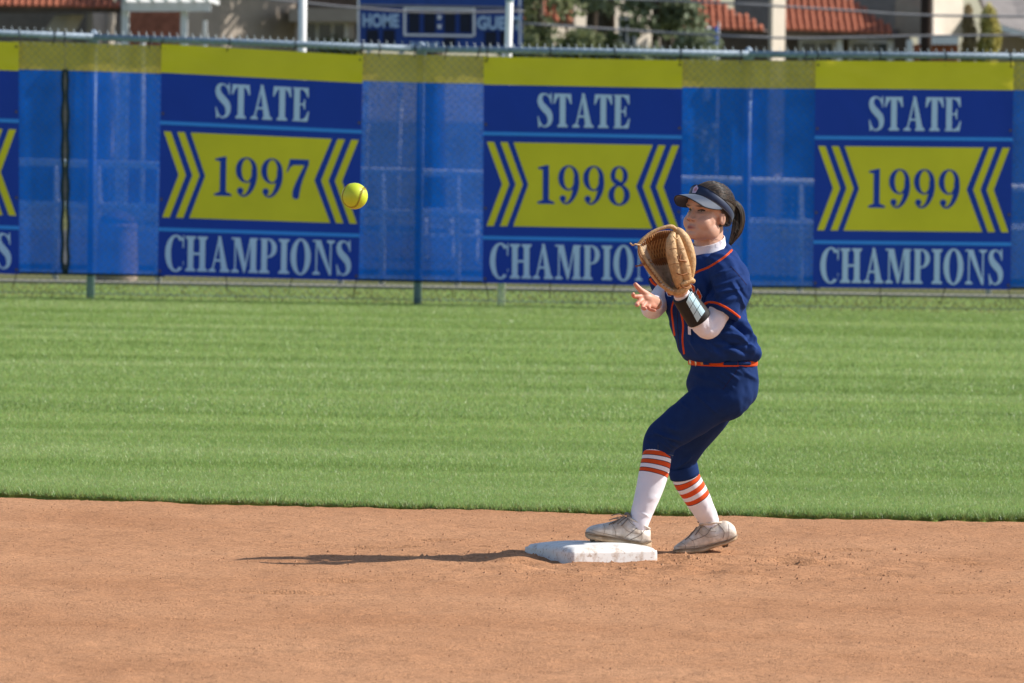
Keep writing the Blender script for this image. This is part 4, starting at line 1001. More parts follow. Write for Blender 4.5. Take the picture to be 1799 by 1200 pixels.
# sculpt the eye sockets and philtrum, paint lips, brows and warm fingers
co = get_co(body); no = get_no(body); loc = (co - np.array(HO)) @ np.array(HR) / HS
def gauss(c, s): return np.exp(-(((loc - np.array(c)) / np.array(s)) ** 2).sum(1))
d = np.zeros(len(co))
for s in (-1, 1):
    d -= .0075 * gauss((s*.032, .078, .002), (.017, .03, .0095)); d += .002 * gauss((s*.032, .078, -.009), (.014, .03, .004)); d += .002 * gauss((s*.032, .08, .0125), (.018, .03, .005))
for s in (-1, 1): d -= .005 * gauss((s*.083, -.007, -.015), (.01, .0075, .014))
d -= .003 * gauss((0, .088, -.0692), (.02, .02, .0022)); d -= .003 * gauss((0, .085, -.083), (.018, .03, .006)); d -= .002 * gauss((0, .095, -.052), (.006, .02, .007))
co = co + no * d[:, None]; set_co(body, co)
near = (np.abs(loc) < .16).all(1)
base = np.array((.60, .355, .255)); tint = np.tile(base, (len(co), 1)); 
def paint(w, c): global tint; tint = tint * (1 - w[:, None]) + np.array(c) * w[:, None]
paint(.3 * sum(gauss((s*.04, .06, -.03), (.022, .05, .02)) for s in (-1, 1)), (.64, .31, .235)); paint(.35 * gauss((0, .10, -.034), (.015, .02, .012)), (.55, .25, .18))
lips = np.clip(1.5 * gauss((0, .095, -.069), (.0235, .03, .0100)) - .35, 0, 1); paint(np.minimum(lips, .85), (.45, .14, .115)); paint(.85 * gauss((0, .095, -.0692), (.021, .03, .0026)), (.15, .04, .035))
for s in (-1, 1): paint(.92 * np.clip(1.5 * gauss((s*.033, .085, .0185), (.020, .03, .0044)) - .2, 0, 1), (.05, .03, .02)); paint(.85 * gauss((s*.011, .10, -.0425), (.0065, .02, .0035)), (.14, .05, .04)); paint(.35 * gauss((s*.032, .08, .003), (.02, .03, .011)), (.36, .19, .14)); paint(.25 * gauss((s*.017, .09, -.022), (.006, .03, .02)), (.40, .21, .15))  # brows, nostrils, and shade painted round the eyes and beside the nose
px, py = to_px(co); hand_w = ((px < 1156) & (py > 480) & (py < 552)).astype(float); paint(hand_w * .55, (.70, .34, .25))
tips = hand_w * np.clip((1128 - px) / 14, 0, 1) + hand_w * np.clip((py - 534) / 6, 0, 1); paint(np.clip(tips, 0, 1) * .5, (.66, .22, .14))
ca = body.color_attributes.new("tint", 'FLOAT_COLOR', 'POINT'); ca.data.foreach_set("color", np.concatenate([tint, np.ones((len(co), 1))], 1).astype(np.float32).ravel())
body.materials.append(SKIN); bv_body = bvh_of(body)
ROOT = Vector((V(1200, 960).x, YP, 0))
person = link("person", body, None, ROOT)
tag(person, "softball player in navy uniform and visor, gloved hand raised, one foot on the base", "person")

# eyes
def on_head(x, z):
    o_ = HL(x, .25, z); r = bv_body.ray_cast(o_, -hf); return r[0]
EYEW = mk("eye_white", (.26, .21, .18), rough=.6, var=.05); IRIS = mk("iris_brown", (.025, .013, .008), rough=.2, var=.2); LASH = mk("lash", (.012, .008, .007), rough=.6)
for s in (-1, 1):
    def almond(hw, hh, off, z0=.0025, x0=.032):
        pts = []
        for t in np.linspace(0, 2 * math.pi, 25)[:-1]:
            x = s * x0 + math.cos(t) * hw; z = z0 + math.sin(t) * hh * (1 - .35 * abs(math.cos(t))) + .0015 * math.cos(t) * s; p = on_head(x, z); pts.append(p + hf * off)
        c = sum(pts, Vector()) / len(pts) + hf * .0008; return pts + [c], [(i, (i+1) % 24, 24) for i in range(24)]
    vs, fs = almond(.0135, .0050, .0010); eo = link("eye", mkmesh("eye", vs, fs, EYEW, smooth=True), person)
    vs, fs = almond(.0064, .0046, .0018, .0028); link("iris", mkmesh("iris", vs, fs, IRIS, smooth=True), eo)
    pts = [on_head(s*.032 + x, .0062 - 26 * x * x + .0015 * x * s / .0125) + hf * .0018 for x in np.linspace(-.0135, .0135, 9)]
    m = MB(); m.tube(pts, [.0012, .0020, .0024, .0026, .0026, .0026, .0024, .0022, .0014], 6); m.obj("eyelash", LASH, eo, smooth=True)

# ---- jersey
def tilt(st, k): return st[0], st[1], st[2] - UP * k
torso = ringloft([tilt(trunk_st(1248, 437, .010, .070, .070, 33), .022), tilt(trunk_st(1247, 443, .008, .094, .080, 33), .024), tilt(trunk_st(1246, 453, .004, .128, .092, 33), .024), tilt(trunk_st(1244, 467, .0, .158, .108, 33), .018), tilt(trunk_st(1240, 490, .0, .172, .128, 33), .008), trunk_st(1239, 525, .0, .172, .138, 33), trunk_st(1246, 562, .0, .172, .140, 32), trunk_st(1257, 592, .0, .175, .148, 30), trunk_st(1263, 611, .0, .178, .158, 26), trunk_st(1266, 622, .0, .176, .157, 24), trunk_st(1268, 630, .0, .166, .146, 22), trunk_st(1269, 634, .0, .148, .130, 21), trunk_st(1270, 636, .0, .12, .10, 20)], 48, 5, 2.25)
SL_L = [(1262, 462, -.07, .060), (1276, 474, -.12, .074), (1283, 492, -.145, .079), (1280, 518, -.16, .077), (1272, 540, -.175, .075), (1267, 550, -.182, .074)]
SL_R = [(1215, 466, .08, .058), (1200, 474, .12, .070), (1186, 484, .115, .070), (1170, 495, .09, .064), (1160, 503, .075, .060), (1157, 506, .07, .058)]
jer = fuse("jersey", [torso, limb(SL_L, 28), limb(SL_R, 28)], .0035, 5, .5)
J_F = [(1262, 585, 1318, 596, 5, .006), (1275, 570, 1322, 612, 6, .007), (1250, 600, 1300, 622, 6, .007), (1225, 600, 1262, 624, 6, .006), (1300, 560, 1334, 606, 7, .008), (1290, 600, 1330, 620, 6, .006),
       (1296, 570, 1312, 600, 4, -.006), (1238, 480, 1258, 530, 6, -.007), (1240, 540, 1252, 500, 5, -.006), (1256, 505, 1300, 488, 5, .004), (1258, 520, 1300, 500, 5, .004), (1262, 535, 1300, 520, 5, .004), (1210, 590, 1230, 618, 5, .005), (1188, 560, 1198, 610, 4, .004),
       (1262, 610, 1308, 606, 4, -.006), (1310, 612, 1318, 590, 3, -.005), (1272, 560, 1300, 578, 4, -.005), (1240, 452, 1275, 470, 5, .003), (1286, 498, 1308, 540, 2.6, .004), (1292, 494, 1311, 526, 2.4, -.003), (1302, 572, 1331, 602, 2.6, .004), (1284, 588, 1326, 613, 2.4, .0045), (1268, 596, 1312, 622, 2.4, -.004), (1256, 486, 1290, 470, 2.6, .003), (1262, 500, 1306, 482, 2.4, -.003), (1270, 515, 1304, 505, 2.4, .003), (1310, 560, 1322, 590, 2.6, -.004), (1240, 596, 1262, 622, 2.4, .004), (1214, 585, 1226, 618, 2.4, .003)]
wrinkle(jer, [q[:5] + (q[5] * 2.1,) for q in J_F], .0065, 31, .055); jer.materials.append(JER); bv_j = bvh_of(jer)
jersey = link("jersey", jer, person); jersey["label"] = "navy jersey with orange piping"
def trim(par, bv, pts, w, mat, name, off=.0025):
    vs, fs = strip_on(bv, pts, w, off)
    if fs: return link(name, mkmesh(name, vs, fs, mat, smooth=True), par)
trim(jersey, bv_j, [(1216, 483), (1226, 477), (1247, 468), (1272, 452), (1286, 439)], 4.6, ORA, "shoulder_piping")
trim(jersey, bv_j, [(1186, 522), (1180, 542), (1182, 565), (1185, 590)], 3.2, ORA, "placket_piping"); trim(jersey, bv_j, [(1196, 548), (1200, 570), (1199, 598), (1202, 622)], 3.8, ORA, "placket_piping")
trim(jersey, bv_j, [(1190, 520), (1190, 560), (1193, 618)], 1.2, SOCKN, "button_seam", .001)
trim(jersey, bv_j, [(1284, 468), (1300, 486), (1312, 501)], 1.1, SOCKN, "sleeve_seam", .001)
for pl, pol in (("letter_outline", 1), ("letter", 0)):
    for fr in ([(1172, 508), (1177.5, 508), (1177, 513), (1180, 513), (1178.3, 520), (1173.3, 519), (1171.3, 513)], [(1214, 498), (1220, 504), (1221, 511), (1218.5, 514.5), (1216, 507.5), (1211.5, 503)], [(1226, 508), (1229, 513), (1232.5, 520), (1231, 526), (1226.7, 525), (1227.5, 521), (1223.3, 515)]):
        c = np.mean(fr, 0); P_k = [tuple(c + (np.array(p) - c) * 1.0 + (np.array(p) - c) / np.linalg.norm(np.array(p) - c) * (1.3 if pol else 0)) for p in fr]
        vs, fs = patch_on(bv_j, P_k, .006 if pol else .009); link(pl, mkmesh(pl, vs, fs, WHT if pol else ORA), jersey)
vs, fs = patch_on(bv_j, [(1208.5, 573), (1217, 573), (1216, 578), (1213.5, 578), (1213.8, 588.5), (1208.8, 587.5)], .008); link("number_mark", mkmesh("n", vs, fs, WHT), jersey)
trim(jersey, bv_j, [(1238, 535), (1245, 531), (1262, 533.5), (1283, 545), (1300, 558)], 5.0, ORA, "sleeve_trim", .003); trim(jersey, bv_j, [(1142, 489), (1147, 497), (1158, 505), (1170, 512)], 4.5, ORA, "sleeve_trim", .003)

# ---- undershirt: white sleeves and collar
us = fuse("undershirt", [limb(ARM_L), limb(ARM_R[:-1] + [(1150, 532, -.145, .033)])], .0045, 3)
wrinkle(us, [(1250, 585, 1262, 560, 4, -.003), (1240, 590, 1255, 578, 3, .003), (1238, 560, 1246, 590, 4, -.002), (1150, 520, 1168, 532, 3, .003), (1148, 530, 1166, 542, 3, .003), (1146, 545, 1162, 552, 3, .003), (1170, 505, 1162, 545, 5, -.002)], .0012, 41, .03)
us.materials.append(WHT); ush = link("undershirt", us, person)
cl = [(V(1247, 455, .012), hl * .082, fw * .084 - UP * .010), (V(1246, 441, .012), hl * .070, fw * .072 - UP * .014), (V(1245.5, 430, .012), hl * .0655, fw * .067 - UP * .020), (V(1245, 423, .012), hl * .0640, fw * .0655 - UP * .024), (V(1245, 424, .012), hl * .0595, fw * .061 - UP * .024), (V(1246, 440, .012), hl * .058, fw * .06 - UP * .02)]
vs, fs = ringloft([(c, a, b_) for c, a, b_ in cl], 40, 4, 2, False); link("collar", mkmesh("collar", vs, fs, WHT, smooth=True), ush)

# ---- wrist guard with card window
GP = [(1229, 561, -.248, .0500), (1226.5, 557.5, -.252, .0515), (1216, 543, -.272, .0490), (1204, 527, -.293, .0450), (1199.5, 520.5, -.302, .0440), (1198.5, 519, -.304, .0400)]
vs, fs = limb(GP, 30, 5); gme = mkmesh("wrist_guard", vs, fs, GUARD, smooth=True); bv_g = bvh_of(gme); wg = link("wrist_guard", gme, person)
qa, qb, qc, qd = [np.array(q, float) for q in ((1205, 530), (1214, 511.5), (1238.5, 547), (1225, 566.5))]
for r_i, (t0, t1) in enumerate(((.0, .33), (.33, .65), (.65, 1.0))):
    for c_i in range(2):
        g_ = .02; u0_, u1_ = c_i * .5 + g_, c_i * .5 + .5 - g_; a0, a1 = t0 + .012, t1 - .012; grid = []
        for t in np.linspace(a0, a1, 4):
            for u in np.linspace(u0_, u1_, 4):
                p = (qa * (1-u) + qb * u) * (1-t) + (qd * (1-u) + qc * u) * t; h_ = hit(bv_g, *p); grid.append(h_[0] + h_[2] * .0025 if h_ else None)
        if all(x is not None for x in grid): link("card_window", mkmesh("card_window", grid, [(j*4+i, j*4+i+1, j*4+i+5, j*4+i+4) for j in range(3) for i in range(3)], CARD, smooth=True), wg)

# ---- trousers and belt
pel = ringloft([trunk_st(1271, 630, .0, .138, .124, 20), trunk_st(1271, 648, .0, .150, .131, 20), trunk_st(1269, 675, .0, .166, .138, 20), trunk_st(1269, 700, .0, .160, .128, 20), trunk_st(1269, 716, .0, .12, .095, 20)], 40, 5, 2.2)
tro = fuse("trousers", [pel, limb(LEG_L, 28), limb(LEG_R, 28)], .0045, 6, .5)
P_F = [(1250, 668, 1272, 686, 2.6, .005), (1258, 662, 1281, 681, 2.6, .005), (1266, 657, 1288, 675, 2.6, .005), (1275, 651, 1297, 667, 2.6, .005), (1284, 645, 1306, 658, 3, .004), (1300, 648, 1330, 668, 3, .005), (1296, 640, 1310, 650, 3, .004),
       (1219, 690, 1262, 728, 2.6, .004), (1196, 706, 1217, 724, 2.2, .003), (1172, 748, 1190, 756, 4, .006), (1150, 759, 1196, 773, 3, .007), (1162, 764, 1190, 786, 3, .006), (1134, 766, 1160, 762, 3, .004), (1160, 775, 1186, 792, 3, .005), (1130, 770, 1150, 778, 3, .004),
       (1254, 672, 1276, 690, 2, -.004), (1262, 667, 1285, 685, 2, -.004), (1270, 661, 1292, 678, 2, -.004), (1155, 764, 1192, 780, 2.5, -.004), (1212, 655, 1240, 668, 4, .004), (1215, 700, 1160, 740, 9, .003), (1200, 815, 1216, 800, 3, .005), (1185, 825, 1212, 808, 3, .004), (1190, 838, 1214, 820, 3, .004)]
wrinkle(tro, [q[:5] + (q[5] * 1.35,) for q in P_F], .0042, 51, .06); tro.materials.append(PANT); bv_t = bvh_of(tro)
trs = link("trousers", tro, person)
for Q in (LEG_L, LEG_R):                                # turned hems
    c0, c1 = V(*Q[-2][:3]), V(*Q[-1][:3]); t = (c1 - c0).normalized(); A = (Vector((0, 1, 0)) - t * t.y).normalized(); B = t.cross(A); r = Q[-1][3] - .0015
    rr_ = [Q[-2][3] - .001, Q[-2][3] + .0015, Q[-1][3] + .0025, Q[-1][3] + .0025, Q[-1][3] - .003]; cc = [c1 - t * .050, c1 - t * .040, c1 - t * .012, c1, c1 - t * .002]
    m = MB(); m.tube(cc, rr_, 36, cap=False); m.obj("hem", PANT, trs, smooth=True)
trim(trs, bv_t, [(1156, 781), (1156, 797)], 1.4, VISB, "hem_seam", .0012); trim(trs, bv_t, [(1156, 796), (1170, 797.5), (1185, 801)], 1.4, VISB, "hem_seam", .0012)
trim(trs, bv_t, [(1296, 639), (1294, 652), (1282, 668), (1270, 684)], 1.0, SOCKN, "pocket_seam", .0008)
bst = [trunk_st(1270, 630, 0, .140, .126, 20), trunk_st(1270, 633, 0, .148, .133, 20), trunk_st(1270, 639.5, 0, .151, .134, 20), trunk_st(1270, 642, 0, .147, .130, 20)]
bme_v, bme_f = ringloft(bst, 48, 3, 2.2); bme = mkmesh("belt", bme_v, bme_f, ORA, smooth=True); bv_b = bvh_of(bme); belt = link("belt", bme, person)
gold = mk("belt_leather_orange", (.55, .20, .05), rough=.45, var=.1, scale=30); brass = mk("buckle_metal", (.75, .62, .45), rough=.3, metal=.8)
def trim2(name, pts, w, mat, off): trim(belt, bv_b, pts, w, mat, name, off)
trim2("belt_tongue", [(1214, 638), (1226, 639), (1236, 638)], 9, gold, .003)
for q in ([(1213, 633), (1214, 644)], [(1222.5, 633.5), (1223.5, 644)], [(1213, 633), (1223, 633.5)], [(1214, 644), (1224, 644)]): trim2("buckle", q, 1.3, brass, .005)
for x0, x1, yy in ((1237, 1247, 637.5), (1271, 1295, 638), (1296, 1317, 638.3)): trim2("belt_loop", [(x0, yy), ((x0 + x1) / 2, yy), (x1, yy)], 8.5, PANT, .007)

# ---- socks
def sock(st, bands, name, sub=26):
    rows = []
    for s in st: p = V(s[0], s[1], s[2]); rows.append((p.x, p.y, p.z, s[3]))
    S = spline(rows, sub); vs, fs = tube_geo([tuple(q[:3]) for q in S], S[:, 3] * 1.0, 28, False, (0, 1, 0))
    pxy = np.array([to_px(q[:3]) for q in S]); al = np.concatenate([[0], np.cumsum(np.hypot(*np.diff(pxy, axis=0).T))]); mi = []
    for i in range(len(S) - 1):
        a = (al[i] + al[i+1]) / 2; k = 0
        for (b0, b1) in bands:
            if b0 <= a <= b1: k = 1 if (a - b0 > .9 and b1 - a > .9) else 2
        mi += [k] * 28
    me = mkmesh(name, vs, fs, [SOCKW, SOCKO, SOCKN], mi, True)
    return me
s1 = sock(SHIN_L, [(8.5, 17.5), (25, 33.5), (41, 49.5)], "sock"); wrinkle(s1, [(1114, 870, 1122, 905, 2.2, .003), (1140, 880, 1155, 872, 2.4, .004), (1138, 885, 1134, 908, 2.2, .003), (1125, 900, 1140, 908, 2, .003)], .0006, 61, .03); link("sock", s1, person)
s2 = sock(SHIN_R, [(13, 22.5), (29.5, 39), (45.5, 54.5)], "sock"); wrinkle(s2, [(1243, 885, 1236, 908, 2.2, .004), (1248, 884, 1262, 905, 2, .003), (1244, 905, 1256, 922, 2, .003)], .0006, 62, .03); link("sock", s2, person)

# ---- shoes: side profile sections with real width
def shoe(secs, dy, yaw, name, solef=.26, flip=1):
    """secs: px x, top y, bottom y, half width"""
    rows = []
    for x, yt, yb, hw in secs: rows.append((x, yt, yb, hw))
    S = spline(rows, 6); n = 24; vs = []; fs = []; vs2 = []; fs2 = []
    for (x, yt, yb, hw) in S:
        d0 = dy + yaw * (x - secs[0][0]) / S_; t = V(x, yt, d0); bt = V(x, yb, d0); c = (t + bt) / 2; hh = (t - bt).length / 2; up = (t - bt).normalized()
        for k in range(n):
            a = 2 * math.pi * k / n; ca, sa = math.cos(a), math.sin(a); e_ = .55 if sa < 0 else .9
            vs.append(c + Vector((0, 1, 0)) * (hw * math.copysign(abs(ca) ** e_, ca) * (1 if sa < 0 else 1 - .28 * sa)) + up * (hh * math.copysign(abs(sa) ** e_, sa)))
    N_ = len(S)
    for i in range(N_ - 1):
        for k in range(n): fs.append((i*n + k, i*n + (k+1) % n, (i+1)*n + (k+1) % n, (i+1)*n + k))
    fs.append(tuple(range(n-1, -1, -1))); fs.append(tuple((N_-1)*n + k for k in range(n)))
    return vs, fs, S
def make_shoe(secs, dy, yaw, lace_line, cleats, sole_secs):
    root = empty("shoe", V(secs[0][0], secs[0][2], dy)); root.parent = person; root.location = Vector(root.location) - ROOT
    vs, fs, S = shoe(secs, dy, yaw, "upper"); me = fuse("upper", [(vs, fs)], .0035, 3); me.materials.append(SHOE); bvs = bvh_of(me); up_ = link("upper", me, root)
    vs, fs, S = shoe(sole_secs, dy, yaw, "sole"); me = fuse("sole", [(vs, fs)], .0035, 2); me.materials.append(SOLE); link("sole", me, root)
    for (x0, y0, x1, y1) in lace_line:
        m = MB(); pts = []
        for t in np.linspace(0, 1, 6):
            h_ = hit(bvs, x0 + (x1 - x0) * t, y0 + (y1 - y0) * t)
            if h_: pts.append(h_[0] + h_[2] * .002)
        if len(pts) > 2: m.tube(pts, .0025, 6); m.obj("lace", LACE, root, smooth=True)
    for (x, y, dd) in cleats:
        m = MB(); p = V(x, y, dy + yaw * (x - secs[0][0]) / S_ + dd); m.tube([p + Vector((0, 0, .008)), p - Vector((0, 0, .004)), p - Vector((0, 0, .009))], [.010, .008, .005], 10); m.obj("cleat", CLEAT, root, smooth=True)
    return root, bvs
sh1 = [(1143, 932, 954, .014), (1141, 928, 955, .028), (1136, 927, 955, .037), (1126, 920, 954.5, .044), (1114, 911, 952, .047), (1103, 907.5, 949.5, .044), (1094, 909, 947, .041), (1080, 914.5, 944, .043), (1064, 918.5, 942, .046), (1050, 921, 940.5, .046), (1040, 923.5, 939.5, .041), (1033, 927, 938.5, .031), (1029, 931, 937, .014)]
so1 = [(1145, 950, 963, .017), (1142, 949, 963.5, .033), (1130, 951, 962.5, .041), (1112, 949, 960, .043), (1095, 945, 957.5, .043), (1075, 941, 954.5, .048), (1055, 937.5, 951, .051), (1041, 935.5, 948, .046), (1032, 934, 945.5, .034), (1028, 935, 942, .016)]
shL, bvL = make_shoe(sh1, -.205, .05, [(1100, 909, 1085, 921), (1096, 908, 1080, 918), (1091, 911, 1077, 921), (1103, 912, 1092, 924), (1086, 914, 1070, 922)], [(1040, 948, -.02), (1042, 949, .025), (1060, 952, -.03), (1075, 955, .03), (1118, 961.5, -.02)], so1)
m = MB()
for (x0, y0, x1, y1, x2, y2) in ((1098, 908, 1088, 903, 1074, 906), (1098, 908, 1086, 909, 1070, 914), (1097, 907, 1090, 911, 1076, 911)): m.tube(spline([tuple(V(x0, y0, -.24)), tuple(V(x1, y1, -.25)), tuple(V(x2, y2, -.25))], 6), .0022, 5)
m.obj("lace_end", LACE, shL, smooth=True)
sh2 = [(1294, 935, 943, .014), (1291, 926, 945, .028), (1284, 918.5, 949, .038), (1273, 914.5, 952, .044), (1262, 917, 954, .046), (1250, 919, 957, .046), (1240, 920, 960.5, .044), (1230, 922, 963, .041), (1218, 933, 965, .044), (1205, 945, 966, .045), (1195, 952, 966.5, .042), (1188, 957, 966.5, .033), (1183.5, 961, 966, .014)]
so2 = [(1295.5, 939, 946, .015), (1290, 942, 950.5, .031), (1277, 948, 956, .038), (1262, 952, 960, .041), (1248, 955.5, 964.5, .041), (1236, 959, 969.5, .043), (1222, 961.5, 971.5, .048), (1206, 962.5, 972, .050), (1194, 963.5, 972, .046), (1187, 964.5, 971.5, .034), (1182.5, 965.5, 969.5, .015)]
shR, bvR = make_shoe(sh2, .235, -.05, [(1226, 925, 1219, 934), (1222, 930, 1214, 940), (1217, 935, 1209, 945), (1232, 926, 1222, 940), (1213, 941, 1204, 949)], [(1272, 958, -.01), (1276, 957, .02), (1240, 969, -.02), (1225, 971, .0)], so2)
for (cx_, cy_, ax_, ay_, dyc, par) in ((1122, 918.5, 19.5, 10.5, -.205, shL), (1249, 919.5, 20, -2.0, .24, shR)):
    pts = [V(cx_ + ax_ * math.cos(t), cy_ + ay_ * math.cos(t), dyc + .040 * math.sin(t)) for t in np.linspace(0, 2 * math.pi, 33)]
    m = MB(); m.tube(pts, .0042, 8, cap=False); m.obj("ankle_collar", SHOE, par, smooth=True)
for q, (x0, y0, x1, y1, x2, y2, dd, par) in enumerate(((1112, 914, 1102, 903, 1097, 905, -.21, shL), (1238, 922, 1231, 914, 1226, 918, .24, shR))):   # tongues
    m = MB(); S = spline([tuple(V(x0, y0, dd)) + (.02,), tuple(V(x1, y1, dd)) + (.024,), tuple(V(x2, y2, dd)) + (.012,)], 5); v1, f1 = tube_geo([tuple(p[:3]) for p in S], S[:, 3], 12, True, (0, 1, 0), S[:, 3] * .3); m.add(v1, f1); m.obj("tongue", LACE, par, smooth=True)
for q, bvx, par in (([(1262, 921), (1272, 934), (1270, 946)], bvR, shR), ([(1250, 926), (1240, 940), (1215, 950)], bvR, shR), ([(1122, 925), (1110, 935), (1098, 944)], bvL, shL), ([(1132, 932), (1124, 941), (1108, 948)], bvL, shL)): trim(par, bvx, q, 1.6, LACE, "side_stripe", .0015)

SEAM = mk("shoe_seam", (.27, .21, .16), rough=.8, var=.3, scale=80)
for bvx, par, lines in ((bvL, shL, ([(1060, 921), (1063, 930), (1060, 941)], [(1072, 918), (1080, 929), (1082, 944)], [(1090, 916), (1097, 928), (1110, 936), (1132, 938)], [(1104, 913), (1112, 922), (1126, 927)], [(1126, 930), (1128, 945), (1124, 953)], [(1036, 930), (1048, 934), (1066, 938), (1090, 943)])),
                        (bvR, shR, ([(1196, 953), (1204, 958), (1204, 965)], [(1208, 944), (1218, 951), (1220, 963)], [(1224, 931), (1234, 940), (1246, 944), (1262, 941)], [(1236, 924), (1246, 932), (1258, 934)], [(1280, 921), (1281, 936), (1278, 948)], [(1190, 960), (1206, 961), (1226, 959)]))):
    for q in lines: trim(par, bvx, q, .8, SEAM, "seam", .0012)
for sec, dyv, yw, par in ((so1, -.205, .05, shL), (so2, .235, -.05, shR)):
    pts = []
    for (x, yt, yb, hw) in spline(sec, 4): pts.append(V(x, yt + .5, dyv + yw * (x - sec[0][0]) / S_) + Vector((0, -hw * .98, 0)))
    m = MB(); m.tube(pts, .0022, 6); m.obj("welt", SEAM, par, smooth=True)

# ---- hair, ponytail, visor
hc = np.array((0, -.014, .037)); hr = np.array((.0835, .1015, .0935))
def keep(p):
    x, y, z = p
    hairline = np.interp(y, [-.12, -.06, -.02, .005, .03, .055, .08], [-.075, -.06, -.03, .005, .035, .066, .085])
    return z > hairline
vs = []; fs = []; nu, nv = 96, 60; gi = {}
for j in range(nv + 1):
    ph = math.pi * j / nv
    for i in range(nu):
        th = 2 * math.pi * i / nu; q = np.array((math.sin(ph) * math.cos(th), math.sin(ph) * math.sin(th), math.cos(ph)))
        dr = 1 + .005 * math.sin(th * 0 + 34 * math.atan2(q[0], q[2] + .15)) * (1 if q[1] < .8 else 0) + .004 * math.sin(61 * math.atan2(q[0], q[2] + .2) + 2 * q[1])
        vs.append(hc + q * hr * dr)
for j in range(nv):
    for i in range(nu):
        ids = (j*nu + i, (j+1)*nu + i, (j+1)*nu + (i+1) % nu, j*nu + (i+1) % nu)
        if all(keep(vs[k]) for k in ids): fs.append(ids)
hv = [HL(*p) for p in vs]
m = MB(); m.add(hv, fs)
rr = random.Random(5); TAIL0 = np.array((0, -.112, .03))
for k in range(1100):                                   # strands combed back to the tail
    az = rr.uniform(-1.9, 1.9); z0 = rr.uniform(.25, .95)
    q0 = np.array((math.sin(az) * math.sqrt(1 - z0*z0*.6), math.cos(az) * .85, z0)); q0 /= np.linalg.norm(q0); q1 = np.array((rr.uniform(-.1, .1), -.98, rr.uniform(-.2, .15))); pts = []
    for t in np.linspace(0, 1, 9):
        q = q0 * (1-t) + q1 * t; q /= np.linalg.norm(q); pts.append(HL(*(hc + q * hr * (1.006 + .022 * math.sin(t * 3.1) * rr.random() + .004))))
    if keep((pts and (np.array(HR.transposed() @ (pts[0] - HO))))): m.tube(pts, [.0004] + [.0010] * 7 + [.0005], 3, (1 if k % 4 == 0 else 2 * (k % 2)), False)
for k in range(46):                                     # loose wisps at nape and temple
    y0 = rr.uniform(-.10, -.02); p0 = np.array((rr.choice((-1, 1)) * rr.uniform(.06, .078), y0, rr.uniform(-.055, .0))); p1 = p0 + np.array((rr.uniform(-.006, .012), -rr.uniform(.005, .03), -rr.uniform(.004, .022))); m.tube([HL(*p0), HL(*((p0 + p1) / 2 + np.array((.004, 0, .002)))), HL(*p1)], [.0008, .0006, .0003], 3, cap=False)
m.obj("hair", [HAIR, HAIR2, HAIR3], person, smooth=True)
PT = [(1278, 361, .065, .016), (1288, 360, .075, .018), (1296, 370, .082, .021), (1298, 386, .083, .022), (1295, 404, .080, .019), (1288, 419, .075, .011), (1282, 431, .07, .003)]
rows = [tuple(V(a, b_, c)) + (r,) for a, b_, c, r in PT]; S = spline(rows, 5); m = MB(); vs, fs = tube_geo([tuple(q[:3]) for q in S], S[:, 3] * .82, 14, True, (0, 1, 0)); m.add(vs, fs)
for k in range(420):
    a = rr.random() * 6.28; rad = rr.uniform(.75, 1.08); tw = rr.uniform(-.5, .5); st = rr.randint(0, 6); en = len(S) - rr.randint(0, 6); pts = []
    for i in range(st, en):
        t = Vector(S[min(i+1, len(S)-1)][:3]) - Vector(S[max(i-1, 0)][:3]); t.normalize(); A = (Vector((0, 1, 0)) - t * t.y).normalized(); B = t.cross(A); aa = a + tw * i / len(S); fl = 1 + .25 * max(0, i - len(S) * .6) / (len(S) * .4) * rr.uniform(-1, 1) * .3
        pts.append(Vector(S[i][:3]) + (A * math.cos(aa) + B * math.sin(aa)) * (S[i][3] * rad * fl + .0015))
    if len(pts) > 3: m.tube(pts, [.0012] * (len(pts) - 2) + [.0008, .0003], 3, (1 if k % 4 == 0 else 2 * (k % 2)), False)
m.obj("ponytail", [HAIR, HAIR2, HAIR3], person, smooth=True)
m = MB(); c = V(1282, 360, .069); q = [c + Vector((.004, 0, 0)) + Vector((0, .017 * math.cos(t), .017 * math.sin(t))) for t in np.linspace(0, 6.283, 17)]; m.tube(q, .004, 8, cap=False); m.obj("hair_tie", LASH, person, smooth=True)

vroot = empty("visor", HL(0, 0, .05)); vroot.parent = person; vroot.location = Vector(vroot.location) - ROOT
def band_pt(t, w, grow):
    """t: angle from the forehead, w: 0 lower edge .. 1 upper edge"""
    y = math.cos(t); x = math.sin(t); zc = .041 + .042 * (y * .5 + .5) - .062 * (1 - (y * .5 + .5)); wd = .042 * (y * .5 + .5) + .030 * (1 - (y * .5 + .5))
    z = zc + (w - .5) * wd; k = math.sqrt(max(.25, 1 - ((z - .037) / .135) ** 2)); return HL(x * (.0865 + grow) * k, -.012 + y * (.1045 + grow) * k, z)
n = 72; vs = []; fs = []
for i in range(n):
    t = 2 * math.pi * i / n
    for w, gq in ((0, 0), (.1, .0035), (.9, .0035), (1, 0), (.9, -.003), (.1, -.003)): vs.append(band_pt(t, w, gq))
for i in range(n):
    for k in range(6): a = i*6 + k; b_ = i*6 + (k+1) % 6; c = ((i+1) % n)*6 + (k+1) % 6; d_ = ((i+1) % n)*6 + k; fs.append((a, b_, c, d_))
link("band", mkmesh("band", vs, fs, VIS, smooth=True), vroot)
for w in (.04, .96): m = MB(); m.tube([band_pt(t, w, .003) for t in np.linspace(0, 2 * math.pi, 73)], .0016, 5, cap=False); m.obj("band_edge", LASH, vroot, smooth=True)
vs = []; fs = []; na, nr_ = 41, 12
